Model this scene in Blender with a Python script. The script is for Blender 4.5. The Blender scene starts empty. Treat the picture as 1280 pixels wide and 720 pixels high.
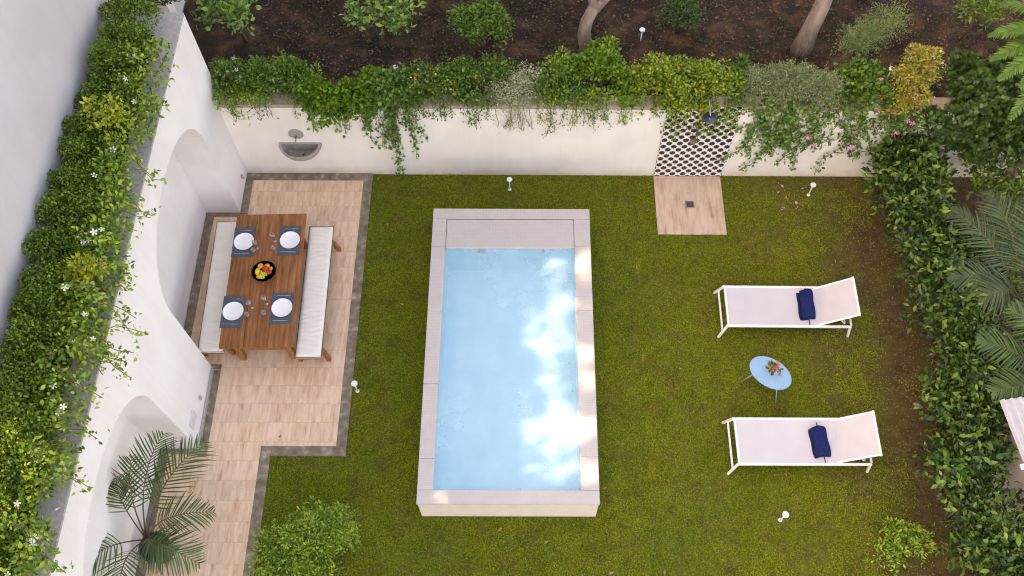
import bpy, math, random
import numpy as np
from mathutils import Vector, Matrix
random.seed(7); rng = np.random.default_rng(7)
PI = math.pi
S = bpy.context.scene
COL = S.collection

# ------------------------------------------------------------------ camera
CAM_H = 12.8129
Rv = Vector((0.99997, 0.00006, 0.0081)); Uv = Vector((-0.00385, 0.88294, 0.46947)); Fv = Vector((0.00712, 0.46949, -0.88291))
FPX, CX, CY = 1149.404, 662.696, 365.931
cd = bpy.data.cameras.new('camera'); cam = bpy.data.objects.new('camera', cd); COL.objects.link(cam)
cam.matrix_world = Matrix(((Rv.x, Uv.x, -Fv.x, 0), (Rv.y, Uv.y, -Fv.y, 0), (Rv.z, Uv.z, -Fv.z, CAM_H), (0, 0, 0, 1)))
cd.sensor_width = 36; cd.lens = FPX / 1280 * 36
cd.shift_x = -(CX - 640) / 1280; cd.shift_y = (CY - 360) / 1280
cd.clip_end = 500; cd.clip_start = .05
S.camera = cam

def P(px, py, z):
    """world point at height z under a photograph pixel (1280x720)"""
    d = Fv + Rv * ((px - CX) / FPX) - Uv * ((py - CY) / FPX)
    t = (z - CAM_H) / d.z
    return Vector((0, 0, CAM_H)) + d * t

# ------------------------------------------------------------------ object helpers
def thing(name, label, cat, loc=(0, 0, 0), rz=0.0, group=None):
    o = bpy.data.objects.new(name, None); COL.objects.link(o)
    o.empty_display_size = .1
    o.location = loc; o.rotation_euler = (0, 0, rz)
    o['label'] = label; o['category'] = cat
    if group: o['group'] = group
    return o

def tag(o, label=None, cat=None, group=None, kind=None):
    if label: o['label'] = label
    if cat: o['category'] = cat
    if group: o['group'] = group
    if kind: o['kind'] = kind
    return o

def copy_tree(o, parent=None):
    c = o.copy(); COL.objects.link(c)
    if parent: c.parent = parent
    for ch in list(o.children): copy_tree(ch, c)
    return c

def np_mesh(name, V, faces, mats, parent=None, smooth=False, mat_idx=None):
    """V (n,3); faces: list of int arrays (m,k)"""
    me = bpy.data.meshes.new(name)
    V = np.asarray(V, np.float32)
    if parent is not None: V = V - np.array(parent.location, np.float32)
    me.vertices.add(len(V)); me.vertices.foreach_set('co', V.ravel())
    nl = sum(f.size for f in faces); nf = sum(len(f) for f in faces)
    me.loops.add(nl); me.polygons.add(nf)
    me.loops.foreach_set('vertex_index', np.concatenate([f.ravel() for f in faces]).astype(np.int32))
    tot = np.concatenate([np.full(len(f), f.shape[1], np.int32) for f in faces])
    st = np.concatenate([[0], np.cumsum(tot)[:-1]]).astype(np.int32)
    me.polygons.foreach_set('loop_start', st); me.polygons.foreach_set('loop_total', tot)
    if mat_idx is not None: me.polygons.foreach_set('material_index', mat_idx)
    me.polygons.foreach_set('use_smooth', np.full(nf, smooth, bool))
    me.update(calc_edges=True); me.validate()
    for m in (mats if isinstance(mats, (list, tuple)) else [mats]): me.materials.append(m)
    o = bpy.data.objects.new(name, me); COL.objects.link(o)
    if parent is not None: o.parent = parent
    return o

class MB:
    def __init__(s): s.v = []; s.f = []
    def add(s, vs, fs):
        b = len(s.v); s.v += [tuple(v) for v in vs]; s.f += [tuple(b + i for i in f) for f in fs]; return s
    def box(s, x0, x1, y0, y1, z0, z1):
        return s.add([(x0, y0, z0), (x1, y0, z0), (x1, y1, z0), (x0, y1, z0), (x0, y0, z1), (x1, y0, z1), (x1, y1, z1), (x0, y1, z1)],
                     [(0, 3, 2, 1), (4, 5, 6, 7), (0, 1, 5, 4), (1, 2, 6, 5), (2, 3, 7, 6), (3, 0, 4, 7)])
    def bar(s, p0, p1, w, h, up=(0, 0, 1)):
        p0 = Vector(p0); p1 = Vector(p1); d = (p1 - p0).normalized(); u = Vector(up)
        if abs(d.dot(u)) > .95: u = Vector((0, 1, 0))
        x = d.cross(u).normalized(); y = x.cross(d).normalized()
        vs = [p + x * a * w / 2 + y * b * h / 2 for p in (p0, p1) for a, b in ((-1, -1), (1, -1), (1, 1), (-1, 1))]
        return s.add(vs, [(0, 1, 2, 3), (7, 6, 5, 4), (0, 4, 5, 1), (1, 5, 6, 2), (2, 6, 7, 3), (3, 7, 4, 0)])
    def tube(s, pts, r, n=8, cap=True):
        pts = [Vector(p) for p in pts]; rs = r if isinstance(r, (list, tuple)) else [r] * len(pts)
        ref = Vector((.31, .77, .55)); vs = []
        for i, p in enumerate(pts):
            d = (pts[min(i + 1, len(pts) - 1)] - pts[max(i - 1, 0)]).normalized()
            x = d.cross(ref)
            if x.length < .1: x = d.cross(Vector((1, 0, 0)))
            x.normalize(); y = d.cross(x)
            for k in range(n):
                a = 2 * PI * k / n; vs.append(p + (x * math.cos(a) + y * math.sin(a)) * rs[i])
        fs = [(i * n + k, i * n + (k + 1) % n, (i + 1) * n + (k + 1) % n, (i + 1) * n + k) for i in range(len(pts) - 1) for k in range(n)]
        if cap: fs += [tuple(range(n))[::-1], tuple((len(pts) - 1) * n + k for k in range(n))]
        return s.add(vs, fs)
    def lathe(s, prof, c=(0, 0, 0), n=24, sx=1, sy=1):
        vs = [(c[0] + r * sx * math.cos(2 * PI * k / n), c[1] + r * sy * math.sin(2 * PI * k / n), c[2] + z) for r, z in prof for k in range(n)]
        fs = [(i * n + k, i * n + (k + 1) % n, (i + 1) * n + (k + 1) % n, (i + 1) * n + k) for i in range(len(prof) - 1) for k in range(n)]
        if prof[0][0] > 1e-6: fs.append(tuple(range(n))[::-1])
        if prof[-1][0] > 1e-6: fs.append(tuple((len(prof) - 1) * n + k for k in range(n)))
        return s.add(vs, fs)
    def ext(s, poly, axis, a0, a1):
        """extrude a 2-D polygon along axis 'x' (poly in y,z), 'y' (x,z) or 'z' (x,y)"""
        def mk(p, a): return (a, p[0], p[1]) if axis == 'x' else (p[0], a, p[1]) if axis == 'y' else (p[0], p[1], a)
        n = len(poly)
        vs = [mk(p, a0) for p in poly] + [mk(p, a1) for p in poly]
        return s.add(vs, [tuple(range(n))[::-1], tuple(range(n, 2 * n))] + [(i, (i + 1) % n, n + (i + 1) % n, n + i) for i in range(n)])
    def blob(s, c, r, n=10, m=7, sq=(1, 1, 1), wob=0.0):
        prof = []
        vs = [(c[0], c[1], c[2] - r * sq[2])]
        for i in range(1, m):
            t = -PI / 2 + PI * i / m
            for k in range(n):
                a = 2 * PI * k / n; q = 1 + wob * (random.random() - .5)
                vs.append((c[0] + r * sq[0] * q * math.cos(t) * math.cos(a), c[1] + r * sq[1] * q * math.cos(t) * math.sin(a), c[2] + r * sq[2] * q * math.sin(t)))
        vs.append((c[0], c[1], c[2] + r * sq[2])); L = len(vs) - 1
        fs = [(0, 1 + (k + 1) % n, 1 + k) for k in range(n)] + [(L, 1 + (m - 2) * n + k, 1 + (m - 2) * n + (k + 1) % n) for k in range(n)]
        fs += [(1 + i * n + k, 1 + i * n + (k + 1) % n, 1 + (i + 1) * n + (k + 1) % n, 1 + (i + 1) * n + k) for i in range(m - 2) for k in range(n)]
        return s.add(vs, fs)
    def build(s, name, mat, parent=None, world=True, bevel=0.0, smooth=False, seg=2):
        me = bpy.data.meshes.new(name)
        off = Vector(parent.location) if (parent is not None and world and parent.parent is None) else Vector((0, 0, 0))
        if parent is not None and world and parent.parent is not None: off = parent_world(parent)
        me.from_pydata([Vector(v) - off for v in s.v], [], s.f); me.materials.append(mat)
        import bmesh
        bm = bmesh.new(); bm.from_mesh(me); bmesh.ops.recalc_face_normals(bm, faces=bm.faces); bm.to_mesh(me); bm.free()
        if smooth: me.polygons.foreach_set('use_smooth', np.ones(len(me.polygons), bool))
        o = bpy.data.objects.new(name, me); COL.objects.link(o)
        if parent is not None: o.parent = parent
        if bevel:
            b = o.modifiers.new('bevel', 'BEVEL'); b.width = bevel; b.segments = seg; b.limit_method = 'ANGLE'; b.angle_limit = math.radians(35)
            b.harden_normals = False
        if smooth and not bevel:
            pass
        return o

def parent_world(o):
    v = Vector((0, 0, 0))
    while o is not None: v += Vector(o.location); o = o.parent
    return v

# ------------------------------------------------------------------ materials
def mat_new(name):
    m = bpy.data.materials.new(name); m.use_nodes = True; nt = m.node_tree
    b = nt.nodes['Principled BSDF']; return m, nt, b
def node(nt, t, **kw):
    n = nt.nodes.new(t)
    for k, v in kw.items(): setattr(n, k, v)
    return n
def ramp(nt, stops, interp='LINEAR'):
    r = node(nt, 'ShaderNodeValToRGB'); cr = r.color_ramp; cr.interpolation = interp
    while len(cr.elements) < len(stops): cr.elements.new(.5)
    for e, (p, c) in zip(cr.elements, stops): e.position = p; e.color = (*c, 1)
    return r
def coords(nt, scale=(1, 1, 1), kind='Object', rot=(0, 0, 0)):
    t = node(nt, 'ShaderNodeTexCoord'); mp = node(nt, 'ShaderNodeMapping'); mp.inputs['Scale'].default_value = scale; mp.inputs['Rotation'].default_value = rot
    nt.links.new(t.outputs[kind], mp.inputs[0]); return mp.outputs[0]
def noise(nt, vec, sc, det=4, rough=.55):
    n = node(nt, 'ShaderNodeTexNoise'); n.inputs['Scale'].default_value = sc; n.inputs['Detail'].default_value = det; n.inputs['Roughness'].default_value = rough
    if vec is not None: nt.links.new(vec, n.inputs['Vector'])
    return n.outputs['Fac']
def bump(nt, b, h, strength=.3, dist=.01):
    n = node(nt, 'ShaderNodeBump'); n.inputs['Strength'].default_value = strength; n.inputs['Distance'].default_value = dist
    nt.links.new(h, n.inputs['Height']); nt.links.new(n.outputs[0], b.inputs['Normal'])
def mix(nt, fac, a, b, blend='MIX'):
    n = node(nt, 'ShaderNodeMix', data_type='RGBA', blend_type=blend)
    for i, v in ((0, fac), (6, a), (7, b)):
        if hasattr(v, 'links'): nt.links.new(v, n.inputs[i])
        else: n.inputs[i].default_value = v if i == 0 else (*v, 1)
    return n.outputs[2]
def math_n(nt, op, a, b=None, c=None, clamp=False):
    n = node(nt, 'ShaderNodeMath', operation=op); n.use_clamp = clamp
    for i, v in enumerate((a, b, c)):
        if v is None: continue
        if hasattr(v, 'links'): nt.links.new(v, n.inputs[i])
        else: n.inputs[i].default_value = v
    return n.outputs[0]

def m_noise(name, stops, sc=6, rough=.8, bmp=.2, bsc=60, stretch=(1, 1, 1), metal=0, spec=.4, det=5, dist=.005):
    m, nt, b = mat_new(name); v = coords(nt, stretch)
    r = ramp(nt, stops); nt.links.new(noise(nt, v, sc, det), r.inputs[0]); nt.links.new(r.outputs[0], b.inputs['Base Color'])
    b.inputs['Roughness'].default_value = rough; b.inputs['Metallic'].default_value = metal; b.inputs['Specular IOR Level'].default_value = spec
    if bmp: bump(nt, b, noise(nt, v, bsc, 4), bmp, dist)
    return m

def m_leaf(name, cols, rough=.42, trans=.22, spec=.4):
    """leaf colour varies from leaf to leaf; a little light passes through"""
    m, nt, b = mat_new(name)
    g = node(nt, 'ShaderNodeNewGeometry')
    r = ramp(nt, [(i / max(1, len(cols) - 1), c) for i, c in enumerate(cols)]); nt.links.new(g.outputs['Random Per Island'], r.inputs[0])
    nt.links.new(r.outputs[0], b.inputs['Base Color'])
    b.inputs['Roughness'].default_value = rough; b.inputs['Specular IOR Level'].default_value = spec
    tr = node(nt, 'ShaderNodeBsdfTranslucent'); h = node(nt, 'ShaderNodeMix', data_type='RGBA', blend_type='MULTIPLY'); h.inputs[0].default_value = 1
    h.inputs[7].default_value = (1.3, 1.35, .6, 1); nt.links.new(r.outputs[0], h.inputs[6]); nt.links.new(h.outputs[2], tr.inputs[0])
    ms = node(nt, 'ShaderNodeMixShader'); ms.inputs[0].default_value = trans
    out = nt.nodes['Material Output']
    nt.links.new(b.outputs[0], ms.inputs[1]); nt.links.new(tr.outputs[0], ms.inputs[2]); nt.links.new(ms.outputs[0], out.inputs[0])
    return m

def m_plain(name, c, rough=.5, metal=0, spec=.5, var=.08, sc=30, bmp=0):
    a = tuple(max(0, x * (1 - var)) for x in c); d = tuple(min(1, x * (1 + var)) for x in c)
    return m_noise(name, [(.3, a), (.7, d)], sc, rough, bmp, 200, metal=metal, spec=spec)

def m_plaster(name, c, stain=None):
    m, nt, b = mat_new(name); v = coords(nt)
    r = ramp(nt, [(.25, tuple(x * .93 for x in c)), (.75, c)]); nt.links.new(noise(nt, v, 1.3, 6), r.inputs[0])
    col = r.outputs[0]
    if stain:
        # damp soil splash along the foot of the wall: ragged tide line
        sep = node(nt, 'ShaderNodeSeparateXYZ'); t = node(nt, 'ShaderNodeTexCoord'); nt.links.new(t.outputs['Object'], sep.inputs[0])
        n1 = noise(nt, v, 3.0, 6, .7)
        h = math_n(nt, 'MULTIPLY_ADD', n1, -.55, .42)
        d = math_n(nt, 'SUBTRACT', sep.outputs[2], h)
        f = math_n(nt, 'MULTIPLY_ADD', d, -4.5, .30, clamp=True)
        col = mix(nt, math_n(nt, 'MULTIPLY', f, .45), col, stain)
    # faint rain streaks and patched trowel marks
    sr = ramp(nt, [(.42, (1, 1, 1)), (.62, (.90, .88, .86))]); nt.links.new(noise(nt, coords(nt, (1, 1, .07)), 5, 5, .7), sr.inputs[0]); col = mix(nt, .3, col, mix(nt, 1.0, col, sr.outputs[0], 'MULTIPLY'))
    pt = ramp(nt, [(.48, (1, 1, 1)), (.55, (.955, .95, .945))]); nt.links.new(noise(nt, v, .9, 3, .4), pt.inputs[0]); col = mix(nt, 1.0, col, pt.outputs[0], 'MULTIPLY')
    nt.links.new(col, b.inputs['Base Color'])
    b.inputs['Roughness'].default_value = .9; b.inputs['Specular IOR Level'].default_value = .2
    hh = math_n(nt, 'ADD', noise(nt, v, 45, 6, .7), math_n(nt, 'MULTIPLY', noise(nt, v, 4, 4, .6), 1.2))
    gr = ramp(nt, [(.35, (.955, .95, .95)), (.65, (1, 1, 1))]); nt.links.new(noise(nt, v, 70, 3, .8), gr.inputs[0]); nt.links.new(mix(nt, 1.0, col, gr.outputs[0], 'MULTIPLY'), b.inputs['Base Color'])
    bump(nt, b, hh, .45, .008)
    return m

M = {}
M['facade'] = m_plaster('facade_plaster', (.62, .60, .615))
M['wall'] = m_plaster('white_plaster', (.87, .85, .845))
M['wall_back'] = m_plaster('cream_plaster', (.90, .86, .81), stain=(.60, .45, .28))
M['coping'] = m_noise('grey_concrete', [(.3, (.32, .295, .275)), (.7, (.47, .44, .41))], 26, .9, .3, 90)
M['cap'] = m_noise('brown_render', [(.3, (.34, .27, .20)), (.7, (.48, .40, .31))], 9, .9, .3, 90)
M['border'] = m_noise('dark_stone', [(.28, (.125, .098, .068)), (.5, (.22, .175, .125)), (.62, (.30, .24, .175)), (.70, (.46, .38, .30))], 9, .85, .4, 120, det=9)
M['concrete'] = m_noise('basin_concrete', [(.3, (.30, .27, .25)), (.7, (.42, .39, .37))], 18, .75, .3, 100)
M['basin_in'] = m_noise('basin_inner_concrete', [(.3, (.24, .215, .19)), (.7, (.35, .32, .29))], 18, .6, .3, 100)  # inside of the basin: a darker tone than the bowl's outer concrete
M['metal'] = m_plain('brushed_metal', (.40, .40, .40), .28, 1.0, var=.05)
M['brass'] = m_plain('aged_brass', (.42, .33, .26), .4, .8)
M['white_paint'] = m_plain('white_lacquer', (.82, .81, .81), .35, 0, var=.02)
M['lamp_cap'] = m_plain('lamp_white', (.75, .77, .80), .4, 0, var=.03)
M['black'] = m_plain('dark_metal', (.03, .03, .03), .5)
M['ceramic'] = m_plain('white_ceramic', (.82, .81, .82), .18, 0, var=.02, sc=8)
M['navy_bowl'] = m_plain('navy_glaze', (.012, .016, .06), .15)
M['bowl_out'] = m_plain('cream_glaze', (.72, .62, .50), .3)
M['navy'] = m_noise('navy_towel', [(.3, (.006, .011, .055)), (.7, (.018, .032, .13))], 60, .95, .8, 350, spec=.1)
M['blue_top'] = m_noise('blue_paint', [(.3, (.20, .39, .57)), (.7, (.25, .45, .63))], 7, .4, .05)
M['mesh_sling'] = None
M['glass'] = None
M['soil'] = m_noise('dark_soil', [(.28, (.006, .003, .002)), (.5, (.032, .014, .007)), (.68, (.115, .055, .026))], 3.2, .95, 1.0, 40, det=9, dist=.03)
M['ground'] = m_noise('earth', [(.25, (.050, .036, .020)), (.5, (.085, .062, .038)), (.75, (.14, .10, .065))], 7, .95, .9, 50, det=9, dist=.02)
M['bark'] = m_noise('grey_bark', [(.25, (.15, .105, .08)), (.5, (.27, .205, .165)), (.75, (.40, .33, .28))], 8, .9, .9, 30, (1, 1, .35), det=8, dist=.03)
M['twig'] = m_noise('brown_twig', [(.3, (.10, .062, .035)), (.7, (.20, .13, .08))], 14, .9, .4, 60)
M['pot'] = m_plain('dark_pot', (.035, .03, .028), .6)
M['white_pot'] = m_plain('white_pot_glaze', (.8, .78, .75), .25)

def travertine(name, w, h):
    m, nt, b = mat_new(name)
    v = coords(nt)
    br = node(nt, 'ShaderNodeTexBrick'); nt.links.new(v, br.inputs['Vector'])
    br.inputs['Scale'].default_value = 1; br.inputs['Brick Width'].default_value = w; br.inputs['Row Height'].default_value = h
    br.inputs['Mortar Size'].default_value = .0022; br.inputs['Mortar Smooth'].default_value = .2; br.offset = .5
    br.inputs['Color1'].default_value = (0, 0, 0, 1); br.inputs['Color2'].default_value = (1, 1, 1, 1); br.inputs['Mortar'].default_value = (.5, .5, .5, 1); br.inputs['Bias'].default_value = 0
    sv = node(nt, 'ShaderNodeMapping'); nt.links.new(v, sv.inputs[0]); sv.inputs['Scale'].default_value = (1.0, .16, 1)
    ad = node(nt, 'ShaderNodeVectorMath', operation='MULTIPLY_ADD'); nt.links.new(br.outputs['Color'], ad.inputs[0]); ad.inputs[1].default_value = (7.3, 3.1, 0); nt.links.new(sv.outputs[0], ad.inputs[2])
    n1 = noise(nt, ad.outputs[0], 17, 6, .65)
    r = ramp(nt, [(.26, (.50, .30, .185)), (.42, (.71, .47, .325)), (.58, (.80, .585, .43)), (.8, (.87, .69, .54))]); nt.links.new(n1, r.inputs[0])
    sep = node(nt, 'ShaderNodeSeparateColor'); nt.links.new(br.outputs['Color'], sep.inputs[0])
    tint = ramp(nt, [(0, (.90, .87, .86)), (.3, (1, .98, .96)), (1, (1.0, .97, .92))]); nt.links.new(sep.outputs[0], tint.inputs[0])
    c = mix(nt, 1.0, r.outputs[0], tint.outputs[0], 'MULTIPLY')
    n2 = noise(nt, v, 55, 3, .6); pit = ramp(nt, [(.54, (0, 0, 0)), (.70, (1, 1, 1))]); nt.links.new(n2, pit.inputs[0])
    c = mix(nt, math_n(nt, 'MULTIPLY', pit.outputs[0], .35), c, (.46, .30, .20))
    c = mix(nt, math_n(nt, 'MULTIPLY', br.outputs['Fac'], .45), c, (.30, .20, .14))
    nt.links.new(c, b.inputs['Base Color']); b.inputs['Roughness'].default_value = .62; b.inputs['Specular IOR Level'].default_value = .3
    bump(nt, b, math_n(nt, 'SUBTRACT', n1, br.outputs['Fac']), .3, .004)
    return m
M['travertine'] = travertine('travertine_tiles', .62, .29)
M['travertine_slab'] = travertine('travertine_tray', 3, 3)
for n_ in M['travertine_slab'].node_tree.nodes:
    if n_.type == 'VALTORGB' and len(n_.color_ramp.elements) == 4:
        for e_, c_ in zip(n_.color_ramp.elements, ((.33, .22, .15), (.50, .365, .27), (.60, .46, .355), (.70, .57, .46))): e_.color = (*c_, 1)

def mosaic(name, c, g=.024):
    m, nt, b = mat_new(name); v = coords(nt)
    br = node(nt, 'ShaderNodeTexBrick'); nt.links.new(v, br.inputs['Vector']); br.offset = 0
    br.inputs['Scale'].default_value = 1; br.inputs['Brick Width'].default_value = g; br.inputs['Row Height'].default_value = g; br.inputs['Mortar Size'].default_value = .0022
    br.inputs['Color1'].default_value = (*[x * .97 for x in c], 1); br.inputs['Color2'].default_value = (*[min(1, x * 1.03) for x in c], 1); br.inputs['Mortar'].default_value = (*[x * .86 for x in c], 1)
    n1 = noise(nt, v, 5, 5); r = ramp(nt, [(.3, (.93, .92, .92)), (.7, (1, 1, 1))]); nt.links.new(n1, r.inputs[0])
    nt.links.new(mix(nt, 1.0, br.outputs['Color'], r.outputs[0], 'MULTIPLY'), b.inputs['Base Color'])
    b.inputs['Roughness'].default_value = .5; b.inputs['Specular IOR Level'].default_value = .35
    bump(nt, b, br.outputs['Fac'], -.3, .002)
    return m
M['mosaic'] = mosaic('pool_mosaic', (.55, .505, .475))
M['pool_face'] = m_noise('pool_render', [(.3, (.70, .62, .53)), (.7, (.78, .71, .63))], 6, .8, .2, 80)
M['basin'] = m_noise('basin_plaster', [(.3, (.52, .82, .92)), (.7, (.58, .88, .96))], 2.2, .6, .05, 30)

def water():
    m, nt, b = mat_new('pool_water')
    v = coords(nt, (1, .75, 1))
    h = math_n(nt, 'ADD', noise(nt, v, 5, 3, .6), math_n(nt, 'MULTIPLY', noise(nt, v, 16, 3, .6), .35))
    bp = node(nt, 'ShaderNodeBump'); bp.inputs['Strength'].default_value = .55; bp.inputs['Distance'].default_value = .035; nt.links.new(h, bp.inputs['Height'])
    gl = node(nt, 'ShaderNodeBsdfGlossy'); gl.inputs['Roughness'].default_value = .03; nt.links.new(bp.outputs[0], gl.inputs['Normal'])
    tr0 = node(nt, 'ShaderNodeBsdfTransparent'); tr0.inputs[0].default_value = (.93, .975, .99, 1)
    df = node(nt, 'ShaderNodeBsdfDiffuse'); df.inputs[0].default_value = (.54, .84, .95, 1)      # the water is slightly milky
    cl = ramp(nt, [(.3, (.16,) * 3), (.7, (.36,) * 3)]); nt.links.new(noise(nt, coords(nt), 1.1, 5, .6), cl.inputs[0])
    tr = node(nt, 'ShaderNodeMixShader'); nt.links.new(cl.outputs[0], tr.inputs[0]); nt.links.new(tr0.outputs[0], tr.inputs[1]); nt.links.new(df.outputs[0], tr.inputs[2])
    fr = node(nt, 'ShaderNodeFresnel'); fr.inputs[0].default_value = 1.33; nt.links.new(bp.outputs[0], fr.inputs['Normal'])
    ms = node(nt, 'ShaderNodeMixShader'); nt.links.new(fr.outputs[0], ms.inputs[0]); nt.links.new(tr.outputs[0], ms.inputs[1]); nt.links.new(gl.outputs[0], ms.inputs[2])
    nt.links.new(ms.outputs[0], nt.nodes['Material Output'].inputs[0])
    return m
M['water'] = water()

def glass():
    m, nt, b = mat_new('clear_glass')
    gl = node(nt, 'ShaderNodeBsdfGlossy'); gl.inputs['Roughness'].default_value = .02
    tr = node(nt, 'ShaderNodeBsdfTransparent'); tr.inputs[0].default_value = (.93, .94, .95, 1)
    lw = node(nt, 'ShaderNodeLayerWeight'); lw.inputs[0].default_value = .35
    f = math_n(nt, 'MULTIPLY_ADD', lw.outputs['Facing'], .9, .10, clamp=True)
    ms = node(nt, 'ShaderNodeMixShader'); nt.links.new(f, ms.inputs[0]); nt.links.new(tr.outputs[0], ms.inputs[1]); nt.links.new(gl.outputs[0], ms.inputs[2])
    nt.links.new(ms.outputs[0], nt.nodes['Material Output'].inputs[0])
    return m
M['glass'] = glass()

def wood(name, dark, mid, light, along='y'):
    m, nt, b = mat_new(name)
    st = (1, .09, 1) if along == 'y' else (.09, 1, 1) if along == 'x' else (1, 1, .1)
    oi = node(nt, 'ShaderNodeNewGeometry'); v = coords(nt, st)
    ad = node(nt, 'ShaderNodeVectorMath', operation='MULTIPLY_ADD'); nt.links.new(oi.outputs['Random Per Island'], ad.inputs[0]); ad.inputs[1].default_value = (9, 5, 3); nt.links.new(v, ad.inputs[2])
    n1 = noise(nt, ad.outputs[0], 24, 7, .65)
    r = ramp(nt, [(.28, dark), (.5, mid), (.74, light)]); nt.links.new(n1, r.inputs[0])
    big = noise(nt, ad.outputs[0], 3.5, 3); r2 = ramp(nt, [(.3, (.72, .68, .66)), (.7, (1.1, 1.06, 1.02))]); nt.links.new(big, r2.inputs[0])
    nt.links.new(mix(nt, 1.0, r.outputs[0], r2.outputs[0], 'MULTIPLY'), b.inputs['Base Color'])
    b.inputs['Roughness'].default_value = .45; b.inputs['Specular IOR Level'].default_value = .35
    bump(nt, b, n1, .15, .003)
    return m
M['teak'] = wood('teak', (.13, .042, .014), (.29, .105, .034), (.45, .195, .075))
M['teak_leg'] = wood('teak_leg', (.22, .075, .018), (.38, .145, .036), (.48, .21, .065), 'z')

def cloth(name, c, wrinkle=.6, rib=0):
    m, nt, b = mat_new(name); v = coords(nt, (1, 1, 1))
    b.inputs['Base Color'].default_value = (*c, 1); b.inputs['Roughness'].default_value = .9; b.inputs['Specular IOR Level'].default_value = .15
    n1 = noise(nt, coords(nt, (.35, 1, 1)), 9, 4, .5)
    n2 = noise(nt, v, 420, 2)
    h = math_n(nt, 'ADD', n1, math_n(nt, 'MULTIPLY', n2, .08))
    bump(nt, b, h, wrinkle, .03)
    r = ramp(nt, [(.3, tuple(x * .95 for x in c)), (.7, c)]); nt.links.new(n1, r.inputs[0]); nt.links.new(r.outputs[0], b.inputs['Base Color'])
    return m
M['cushion'] = cloth('cream_canvas', (.80, .745, .66))
M['piping'] = m_plain('dark_piping', (.06, .055, .055), .8)
def sling():
    m, nt, b = mat_new('sling_mesh'); v = coords(nt)
    w = node(nt, 'ShaderNodeTexBrick'); nt.links.new(v, w.inputs[0]); w.offset = .5
    w.inputs['Scale'].default_value = 1; w.inputs['Brick Width'].default_value = .012; w.inputs['Row Height'].default_value = .006; w.inputs['Mortar Size'].default_value = .001
    w.inputs['Color1'].default_value = (.64, .63, .64, 1); w.inputs['Color2'].default_value = (.60, .59, .60, 1); w.inputs['Mortar'].default_value = (.50, .475, .49, 1)
    r = ramp(nt, [(.3, (.93, .93, .93)), (.7, (1, 1, 1))]); nt.links.new(noise(nt, v, 4, 3), r.inputs[0])
    nt.links.new(mix(nt, 1.0, w.outputs[0], r.outputs[0], 'MULTIPLY'), b.inputs['Base Color']); b.inputs['Roughness'].default_value = .7; b.inputs['Specular IOR Level'].default_value = .25
    return m
M['mesh_sling'] = sling()
def placemat():
    m, nt, b = mat_new('slat_mat'); v = coords(nt)
    w = node(nt, 'ShaderNodeTexWave', bands_direction='X'); nt.links.new(v, w.inputs[0]); w.inputs['Scale'].default_value = 22; w.inputs['Distortion'].default_value = .6
    n = noise(nt, coords(nt, (40, 2, 1)), 3, 3)
    r = ramp(nt, [(.25, (.018, .024, .042)), (.55, (.055, .07, .10)), (.8, (.13, .15, .19))]); nt.links.new(math_n(nt, 'MULTIPLY_ADD', w.outputs[1], .35, math_n(nt, 'MULTIPLY', n, .75)), r.inputs[0])
    nt.links.new(r.outputs[0], b.inputs['Base Color']); b.inputs['Roughness'].default_value = .75
    bump(nt, b, w.outputs[1], .4, .003)
    return m
M['mat'] = placemat()

def spot_tiles():
    """cement tiles: staggered black scalloped rounds on white"""
    m, nt, b = mat_new('spotted_tiles')
    t = node(nt, 'ShaderNodeTexCoord'); sep = node(nt, 'ShaderNodeSeparateXYZ'); nt.links.new(t.outputs['Object'], sep.inputs[0])
    px, pz = .172, .166
    def cell(off):
        u = math_n(nt, 'MULTIPLY_ADD', sep.outputs[0], 1 / px, off + 40); v = math_n(nt, 'MULTIPLY_ADD', sep.outputs[2], 1 / pz, off + 40)
        a = math_n(nt, 'MULTIPLY', math_n(nt, 'SUBTRACT', math_n(nt, 'FRACT', u), .5), px); c = math_n(nt, 'MULTIPLY', math_n(nt, 'SUBTRACT', math_n(nt, 'FRACT', v), .5), pz)
        d = math_n(nt, 'SQRT', math_n(nt, 'ADD', math_n(nt, 'MULTIPLY', a, a), math_n(nt, 'MULTIPLY', c, c)))
        ang = math_n(nt, 'ARCTAN2', c, a)
        lob = math_n(nt, 'MULTIPLY_ADD', math_n(nt, 'COSINE', math_n(nt, 'MULTIPLY', ang, 8)), .0045, .0475)
        return math_n(nt, 'LESS_THAN', d, lob)
    f = math_n(nt, 'MAXIMUM', cell(0), cell(.5))
    n = noise(nt, t.outputs['Object'], 12, 4)
    r1 = ramp(nt, [(.3, (.74, .72, .69)), (.7, (.82, .80, .77))]); nt.links.new(n, r1.inputs[0])
    r2 = ramp(nt, [(.3, (.016, .014, .02)), (.7, (.034, .028, .036))]); nt.links.new(n, r2.inputs[0])
    nt.links.new(mix(nt, f, r1.outputs[0], r2.outputs[0]), b.inputs['Base Color']); b.inputs['Roughness'].default_value = .5
    return m
M['spots'] = spot_tiles()

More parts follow.
